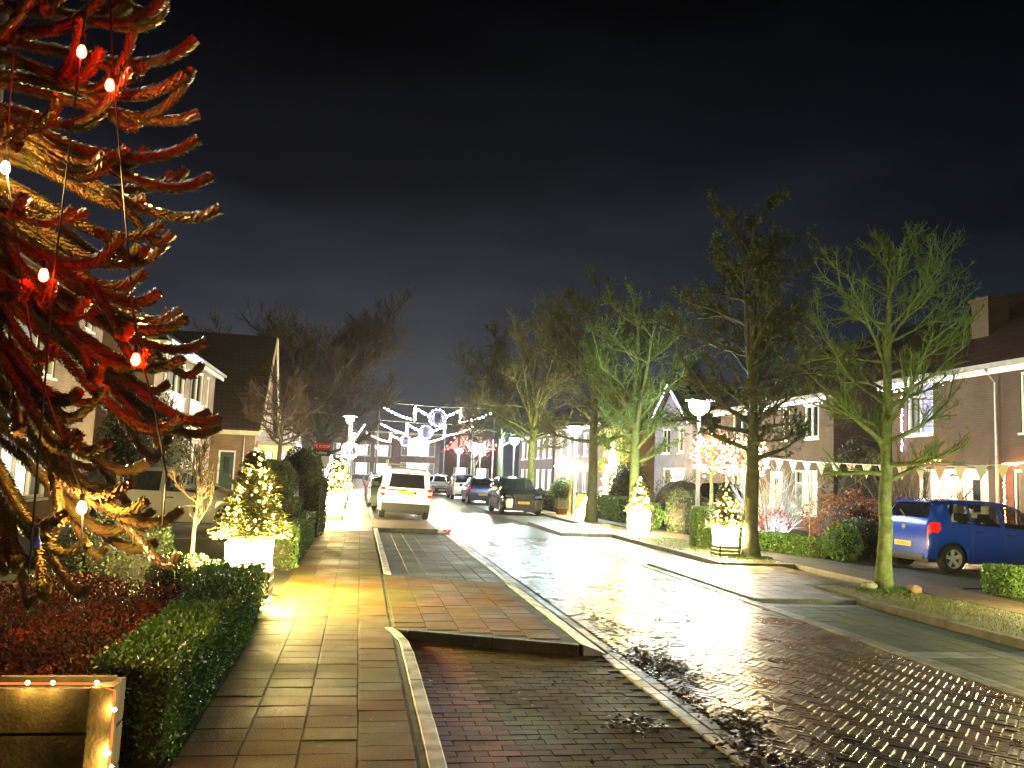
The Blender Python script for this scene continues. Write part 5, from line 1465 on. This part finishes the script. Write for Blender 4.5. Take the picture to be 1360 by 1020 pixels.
HATCH = dict(L=3.8, W=1.69, R=.295, wx=(-1.34, 1.13), top=[(-1.9, .56), (-1.885, .96), (-1.82, 1.08), (-1.62, 1.42), (-1.42, 1.49), (-.8, 1.525), (-.3, 1.53), (.1, 1.49), (.45, 1.39), (1.2, .99), (1.7, .84), (1.86, .72), (1.9, .55)],
             belt=[(-1.9, 1.04), (-1.3, 1.03), (-.5, .98), (.5, .93), (1.1, .90), (1.9, .55)], side=[(-1.36, -.90), (-.85, -.18), (-.06, .80)], ws=(.42, 1.18), rw=(-1.80, -1.60), mirror=(.75, 1.0), tz=.98, pz=.55, hz=.68, cap=.84)
SUV = dict(L=4.63, W=1.9, R=.36, wx=(-1.38, 1.42), top=[(-2.31, .6), (-2.29, 1.0), (-2.22, 1.1), (-1.85, 1.55), (-1.5, 1.63), (-.3, 1.65), (.25, 1.58), (1.0, 1.1), (1.9, .98), (2.2, .88), (2.31, .7)],
           belt=[(-2.31, 1.0), (-.9, 1.05), (.7, 1.0), (1.0, .98), (2.31, .7)], side=[(-1.75, -1.15), (-1.05, -.22), (-.1, .62)], ws=(.24, .98), rw=(-2.22, -1.78), mirror=(.72, 1.1), tz=.98, pz=.72, hz=.8, fpz=.55, cap=.84)
WAGON = dict(L=4.6, W=1.78, R=.315, wx=(-1.3, 1.42), top=[(-2.3, .6), (-2.28, .9), (-2.2, .98), (-1.95, 1.38), (-1.6, 1.46), (-.3, 1.5), (.3, 1.44), (1.05, 1.0), (1.9, .86), (2.2, .76), (2.3, .6)],
             belt=[(-2.3, .9), (-.9, .95), (.7, .92), (1.05, .89), (2.3, .6)], side=[(-1.95, -1.2), (-1.1, -.2), (-.08, .74)], ws=(.28, 1.03), rw=(-2.2, -1.92), mirror=(.74, .98), tz=.85, cap=.83)
VAN = dict(L=4.4, W=1.79, R=.315, wx=(-1.42, 1.35), top=[(-2.2, 1.66), (-2.17, 1.74), (-2.05, 1.8), (-.5, 1.83), (.3, 1.8), (.62, 1.68), (1.3, 1.08), (2.0, .88), (2.15, .76), (2.2, .6)],
           belt=[(-2.2, 1.08), (.8, 1.04), (1.3, .98), (2.2, .6)], side=[(.0, .95)], ws=(.6, 1.28), rw=(-9, -8), mirror=(.85, 1.12), boxrear=True, cap=.90, tr=.04, pz=.93, hz=.7)
TALL = dict(HATCH, top=[(-1.9, .56), (-1.89, 1.0), (-1.84, 1.1), (-1.6, 1.58), (-1.3, 1.66), (.0, 1.68), (.5, 1.55), (1.2, 1.05), (1.7, .9), (1.86, .76), (1.9, .58)], side=[(-1.5, -.9), (-.82, -.1), (.0, .8)], rw=(-1.84, -1.56))

# blue hatchback on the drive
p_blue = paint('blue_metallic', (.006, .045, .40), .22, .2)
HX = math.atan2(18.9 - 15.9, 16.6 - 12.4)
car('hatchback', 'blue hatchback with alloy wheels parked on the drive beside the mossy tree', (13.5, 16.35, 0), R(2), HATCH, p_blue, plate_text='41-XLJ-2')
hb = [o for o in COL.objects if o.name == 'hatchback'][0]
b = MB(); b.add([(-1.70, -.54, 1.43), (-1.70, .54, 1.43), (-1.5, .58, 1.475), (-1.5, -.58, 1.475), (-1.705, -.54, 1.452), (-1.705, .54, 1.452), (-1.5, .6, 1.505), (-1.5, -.6, 1.505)], [(0, 1, 2, 3), (4, 5, 6, 7), (0, 1, 5, 4), (1, 2, 6, 5), (2, 3, 7, 6), (3, 0, 4, 7)]); b.build('roof_spoiler', p_blue, hb)
b = MB(); b.tube([(-1.83, 0, 1.10), (-1.74, .3, 1.26)], .012, 5); b.build('rear_wiper', trim_m, hb)
b = MB(); b.lathe([(0, -.01), (.055, -.01), (.06, 0)], (-1.885, 0, .9), 14, axis='x'); b.build('emblem', chrome, hb)
# white van
p_white = paint('white_paint_van', (.66, .67, .70), .35, 0)
v = car('delivery_van', 'white panel van with roof rack parked half on the left pavement', (1.62, 31.55, -.06), R(90), VAN, p_white, cat='van', roll=0, plate_text='VV-313-P')
v.rotation_euler = (R(1.6), 0, R(90)); v.rotation_mode = 'XYZ'
v.rotation_euler = (R(1.8), 0, R(90))
b = MB(); b.add([(-2.212, -.63, 1.1), (-2.212, .63, 1.1), (-2.205, .56, 1.58), (-2.205, -.56, 1.58), (-2.19, -.63, 1.1), (-2.19, .63, 1.1), (-2.19, .56, 1.58), (-2.19, -.56, 1.58)], [(0, 1, 2, 3), (0, 4, 5, 1), (2, 6, 7, 3), (1, 5, 6, 2), (3, 7, 4, 0)])
b.build('rear_window', mat('tinted_rear_glass', (.01, .009, .016), .06, coat=.5), v)
for s in (-1, 1):
    tl = thing_ = None
    b = MB(); b.box(-2.225, -2.12, s * .74 if s > 0 else -.895, .895 if s > 0 else -.74, .78, 1.1); o = b.build('taillight', tailw_m, v)
    for z in (.79, .99):
        b = MB(); b.box(-2.232, -2.2255, (.745 if s > 0 else -.89), (.89 if s > 0 else -.745), z, z + .1); b.build('red_lens', tail_m, o)
b = MB(); b.box(-2.3, -2.0, -.84, .84, .3, .56); b.build('rear_bumper', trim_m, v)
b = MB(); b.box(-2.218, -2.2, .0, .62, .98, 1.03); b.build('plate_light_trim', trim_m, v)
b = MB(); b.box(-2.22, -2.2, -.06, .06, 1.59, 1.63); b.build('brake_light', tail_m, v)
b = MB(); b.lathe([(.0, -.012), (.05, -.012), (.055, 0)], (-2.205, -.3, .93), 14, axis='x'); b.build('emblem', ink_m, v)
for y in (-.5, -.55, -.6): 
    b = MB(); b.box(-2.206, -2.202, y - .018, y + .018, .91, .94); b.build('badge_letter', chrome, v)
b = MB()
for k in range(9): b.box(-2.2055, -2.202, .1 + k * .05, .135 + k * .05, .66, .69)
for k in range(11): b.box(-2.2055, -2.202, -.7 + k * .045, -.67 + k * .045, .68, .7)
b.build('side_lettering', mat('grey_lettering', (.3, .28, .25), .6), v)
b = MB()
b.tube([(-2.206, .02, 1.13), (-2.22, -.02, 1.05)], .012, 5); b.build('wiper', trim_m, v)
b = MB(); b.box(-2.203, -2.2015, -.006, .006, .56, 1.08); b.build('door_seam', trim_m, v)
for x in (-1.9, -.4, .3):
    b = MB(); b.tube([(x, -.72, 1.72), (x, -.7, 1.9), (x, .7, 1.9), (x, .72, 1.72)], .018, 6); b.tube([(x, -.72, 1.88), (x, -.72, 2.06)], .015, 5); b.tube([(x, .72, 1.88), (x, .72, 2.06)], .015, 5); b.build('rack_bar', galv, v)
# black suv facing the camera
p_black = paint('black_paint', (.006, .007, .009), .15, .2)
a = car('suv', 'black suv facing down the street parked by the right kerb', (7.1, 38.0, -.1), R(-90), SUV, p_black, plate_text='23-HKJ-7')
b = MB(); b.add([(2.318, -.46, .92), (2.318, .46, .92), (2.322, .34, .46), (2.322, -.34, .46), (2.3, -.46, .92), (2.3, .46, .92), (2.3, .34, .46), (2.3, -.34, .46)], [(0, 1, 2, 3), (0, 4, 5, 1), (1, 5, 6, 2), (2, 6, 7, 3), (3, 7, 4, 0)]); b.build('grille', trim_m, a)
b = MB(); b.tube([(2.345, -.46, .92), (2.345, .46, .92), (2.36, .34, .46), (2.36, -.34, .46), (2.345, -.46, .92)], .016, 5); b.build('grille_frame', chrome, a)
for k in range(4):
    b = MB(); c = [(2.362, -.135 + k * .09 + .055 * math.cos(q * .5236), .80 + .055 * math.sin(q * .5236)) for q in range(13)]; b.tube(c, .008, 4); b.build('ring_emblem', chrome, a)
# cars farther along
p_navy = paint('navy_paint', (.01, .02, .08)); p_silver = paint('silver_paint', (.45, .45, .46), .3, .6); p_grey = paint('grey_paint', (.12, .125, .13), .3, .5); p_dk = paint('dark_green_car', (.02, .03, .03)); p_sand = paint('sand_paint', (.45, .4, .33), .35, .2); p_red = paint('dark_red_car', (.12, .015, .015))
car('hatchback', 'navy blue hatchback seen from behind next to the black suv', (6.95, 48.8, -.1), R(90), HATCH, p_navy, plate_text='07-TTK-8')
car('family_car', 'tall pale car behind the navy hatchback', (6.8, 56.0, -.1), R(90), TALL, p_sand)
for k, (x, y, P, M, hd, lb) in enumerate([(6.0, 63.5, WAGON, p_silver, -90, 'silver car facing the camera behind the tall pale car'), (6.0, 70.0, HATCH, p_black, -90, 'black hatchback fourth along the right kerb'),
        (5.9, 76.0, WAGON, p_silver, -90, 'silver estate ahead of the black hatchback'), (5.8, 82.2, TALL, p_grey, -90, 'grey tall car under the second garland'), (5.8, 88.5, VAN, p_white, -90, 'white van far along the right kerb'),
        (5.7, 95, HATCH, p_navy, -90, 'dark blue car at the far end of the right row')]):
    car('parked_car', lb, (x, y, -.1), R(hd), P, M, 'cars parked along the right kerb', detail=False)
for (x, y, P, M, hd, lb) in [(1.25, 38.6, WAGON, p_dk, 90, 'dark estate parked right in front of the white van'), (1.2, 45.5, HATCH, p_grey, 90, 'grey hatchback second car ahead of the white van'), (1.2, 52.0, HATCH, p_black, 90, 'black hatchback third car ahead of the white van')]:
    car('parked_car', lb, (x, y, -.1), R(hd), P, M, 'cars parked ahead of the van', detail=False)
car('estate_car', 'silver estate car on the drive behind the lit fir', (-4.35, 21.4, 0), R(0), WAGON, p_silver)
car('estate_car', 'black car with yellow plate parked behind the glowing crate planter', (12.6, 27.6, 0), R(62), TALL, p_black, plate_text='HP-884-T')

# ------------------------------------------------------------------ props
# for sale sign
t = thing('for_sale_sign', 'red and dark green for sale board on a post by the left hedge', 'sign', (-1.02, 23.8, 0), R(4))
b = MB(); b.box(.0, .06, -.03, .03, -.02, 2.3); b.build('post', white_wood, t)
b = MB(); b.box(-.3, .18, -.055, -.032, 2.13, 2.3); rb = b.build('red_board', mat('red_sign', (.62, .02, .02), .5), t)
b = MB(); b.box(-.3, .18, -.055, -.032, 1.95, 2.127); gb = b.build('green_board', mat('dark_green_sign', (.015, .06, .04), .5), t)
b = MB(); b.box(-.06, .18, -.055, -.032, 1.72, 1.947); b.build('pale_board', mat('pale_sign', (.6, .5, .4), .5), t)
text('lettering', 'TE KOOP', .11, white_wood, rb, (-.06, -.0565, 2.215), (R(90), 0, 0)); text('lettering', 'adens', .13, white_wood, gb, (-.06, -.0565, 2.04), (R(90), 0, 0))
# boxed ball shrub
t = thing('box_planter', 'pale square planter on an orange brick plinth beside the lamp', 'planter', (8.95, 36.3, 0))
b = MB(); b.box(-.26, .26, -.26, .26, .24, .72); b.build('tub', mat('pale_tub', (.4, .38, .33), .7, var=.15), t); b = MB(); b.box(-.21, .21, -.21, .21, -.01, .238); b.build('plinth', brick_o, t)
leafy_ball('ball_bush', 'round green shrub growing in the pale square planter', (8.95, 36.3, .6), .52, .45, leaf_y, 3500, .06, stem=None)
# bunting
def bunting(label, pts, n, fm):
    t = thing('bunting', label, 'bunting')
    P = [Vector(p) for p in pts]
    b = MB(); b.tube(P, .008, 4); b.build('cord', white_wood, t)
    tot = sum((P[i + 1] - P[i]).length for i in range(len(P) - 1))
    for k in range(n):
        d = tot * (k + .5) / n
        for i in range(len(P) - 1):
            l = (P[i + 1] - P[i]).length
            if d <= l: break
            d -= l
        c = P[i].lerp(P[i + 1], d / l); u = (P[i + 1] - P[i]).normalized(); w = .13; tw = rnd.uniform(-.05, .05)
        nn = Vector((-u.y, u.x, 0)).normalized()
        b = MB(); e = nn * .004
        q = [c - u * w, c + u * w, c + Vector((0, 0, -.34)) + nn * tw]
        b.add([tuple(p + e) for p in q] + [tuple(p - e) for p in q], [(0, 1, 2), (5, 4, 3), (0, 3, 4, 1), (1, 4, 5, 2), (2, 5, 3, 0)])
        b.build('flag', fm[k % len(fm)], t)
fl = [mat('cream_flag', (.62, .56, .40), .8), mat('pale_flag', (.55, .52, .45), .8), mat('peach_flag', (.6, .36, .26), .8), mat('cream_flag', (.6, .6, .4), .8), mat('grey_flag', (.5, .52, .5), .8)]
bunting('cream triangular bunting strung from the globe tree past the blue hatchback', [(10.5, 21.4, 2.42), (11.3, 19.7, 2.3), (12.1, 18.0, 2.24), (13.2, 16.4, 2.25), (14.6, 14.9, 2.42), (16.5, 13.8, 2.8)], 24, fl)
# star ornament on the left lamp
t = thing('star_ornament', 'round star ornament of white lights on the left lamp mast', 'light ornament', (-0.55, 44, 0))
b = MB()
for k in range(36):
    a_ = k * 2 * math.pi / 36; rr = .42 if k % 2 else .34
    b.octa((rr * math.cos(a_), 0, 2.55 + rr * math.sin(a_)), .035)
for k in range(18): b.octa((-.1 + k * .03 - .6 + .05 * k, 0, 1.7 + k * .13), .035)
tag(b.build('bulbs', LEDG, t), kind='stuff'); b = MB(); b.tube([(0, .05, 0), (0, .05, 4.2)], .05, 8); b.build('mast', galv, t)
# red reflector studs on the ramp edge, their gleam put in as emission
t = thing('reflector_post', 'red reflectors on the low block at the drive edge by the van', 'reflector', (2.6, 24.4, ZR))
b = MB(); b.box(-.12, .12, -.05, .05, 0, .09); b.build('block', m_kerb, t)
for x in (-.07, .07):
    b = MB(); b.box(x - .04, x + .04, -.056, -.051, .02, .08); b.build('red_lens', mat('reflector_red_glow', (.7, .02, .02), .2, emit=(1, .03, .03), es=.6), t)

cord('black cord hanging in the monkey puzzle with a lit red bulb and a blue one', [(-1.75, 5.0, 4.8), (-1.75, 5.0, 3.86), (-1.76, 5.0, 3.27), (-1.77, 5.0, 2.67), (-1.76, 5.0, 2.09), (-1.75, 5.0, 1.46), (-1.74, 5.0, 1.0)],
     [((-1.74, 4.98, 4.0), BULBR), ((-1.81, 4.96, 2.66), BULBR), ((-1.71, 4.97, 1.18), bluebulb)])
cord('black cord with a red bulb along the outer tips of the monkey puzzle', [(-1.72, 5.2, 4.9), (-1.7, 5.2, 4.55), (-1.62, 5.2, 3.95), (-1.5, 5.2, 3.22), (-1.38, 5.2, 2.49), (-1.32, 5.2, 2.25), (-1.22, 5.2, 1.96), (-1.14, 5.3, 1.57), (-1.16, 5.4, 1.25)],
     [((-1.63, 5.17, 3.9), BULBR), ((-1.34, 5.17, 2.24), BULBR)])
cord('black cord with bright white bulbs deep inside the monkey puzzle', [(-2.25, 5.3, 4.6), (-2.22, 5.32, 3.4), (-1.95, 5.35, 2.2), (-1.6, 5.32, 1.42), (-1.58, 5.32, 1.1)], [((-2.2, 5.28, 3.36), BULBW), ((-1.59, 5.28, 1.36), BULBW)])

# ------------------------------------------------------------------ thin haze added to give the lamps a glow
HZ = bpy.data.materials.new('glow_haze'); HZ.use_nodes = True
N_ = HZ.node_tree.nodes; N_.clear()
o_ = N_.new('ShaderNodeOutputMaterial'); pv = N_.new('ShaderNodeVolumePrincipled')
pv.inputs['Color'].default_value = (0.93, 0.95, 1.0, 1); pv.inputs['Density'].default_value = 0.0002; pv.inputs['Anisotropy'].default_value = 0.7
HZ.node_tree.links.new(pv.outputs[0], o_.inputs['Volume'])
b = MB(); b.box(-950, 950, -950, 950, -1.4, 14.5)
tag(b.build('haze', HZ), 'thin damp night air glowing round the street lights', 'haze', kind='stuff')
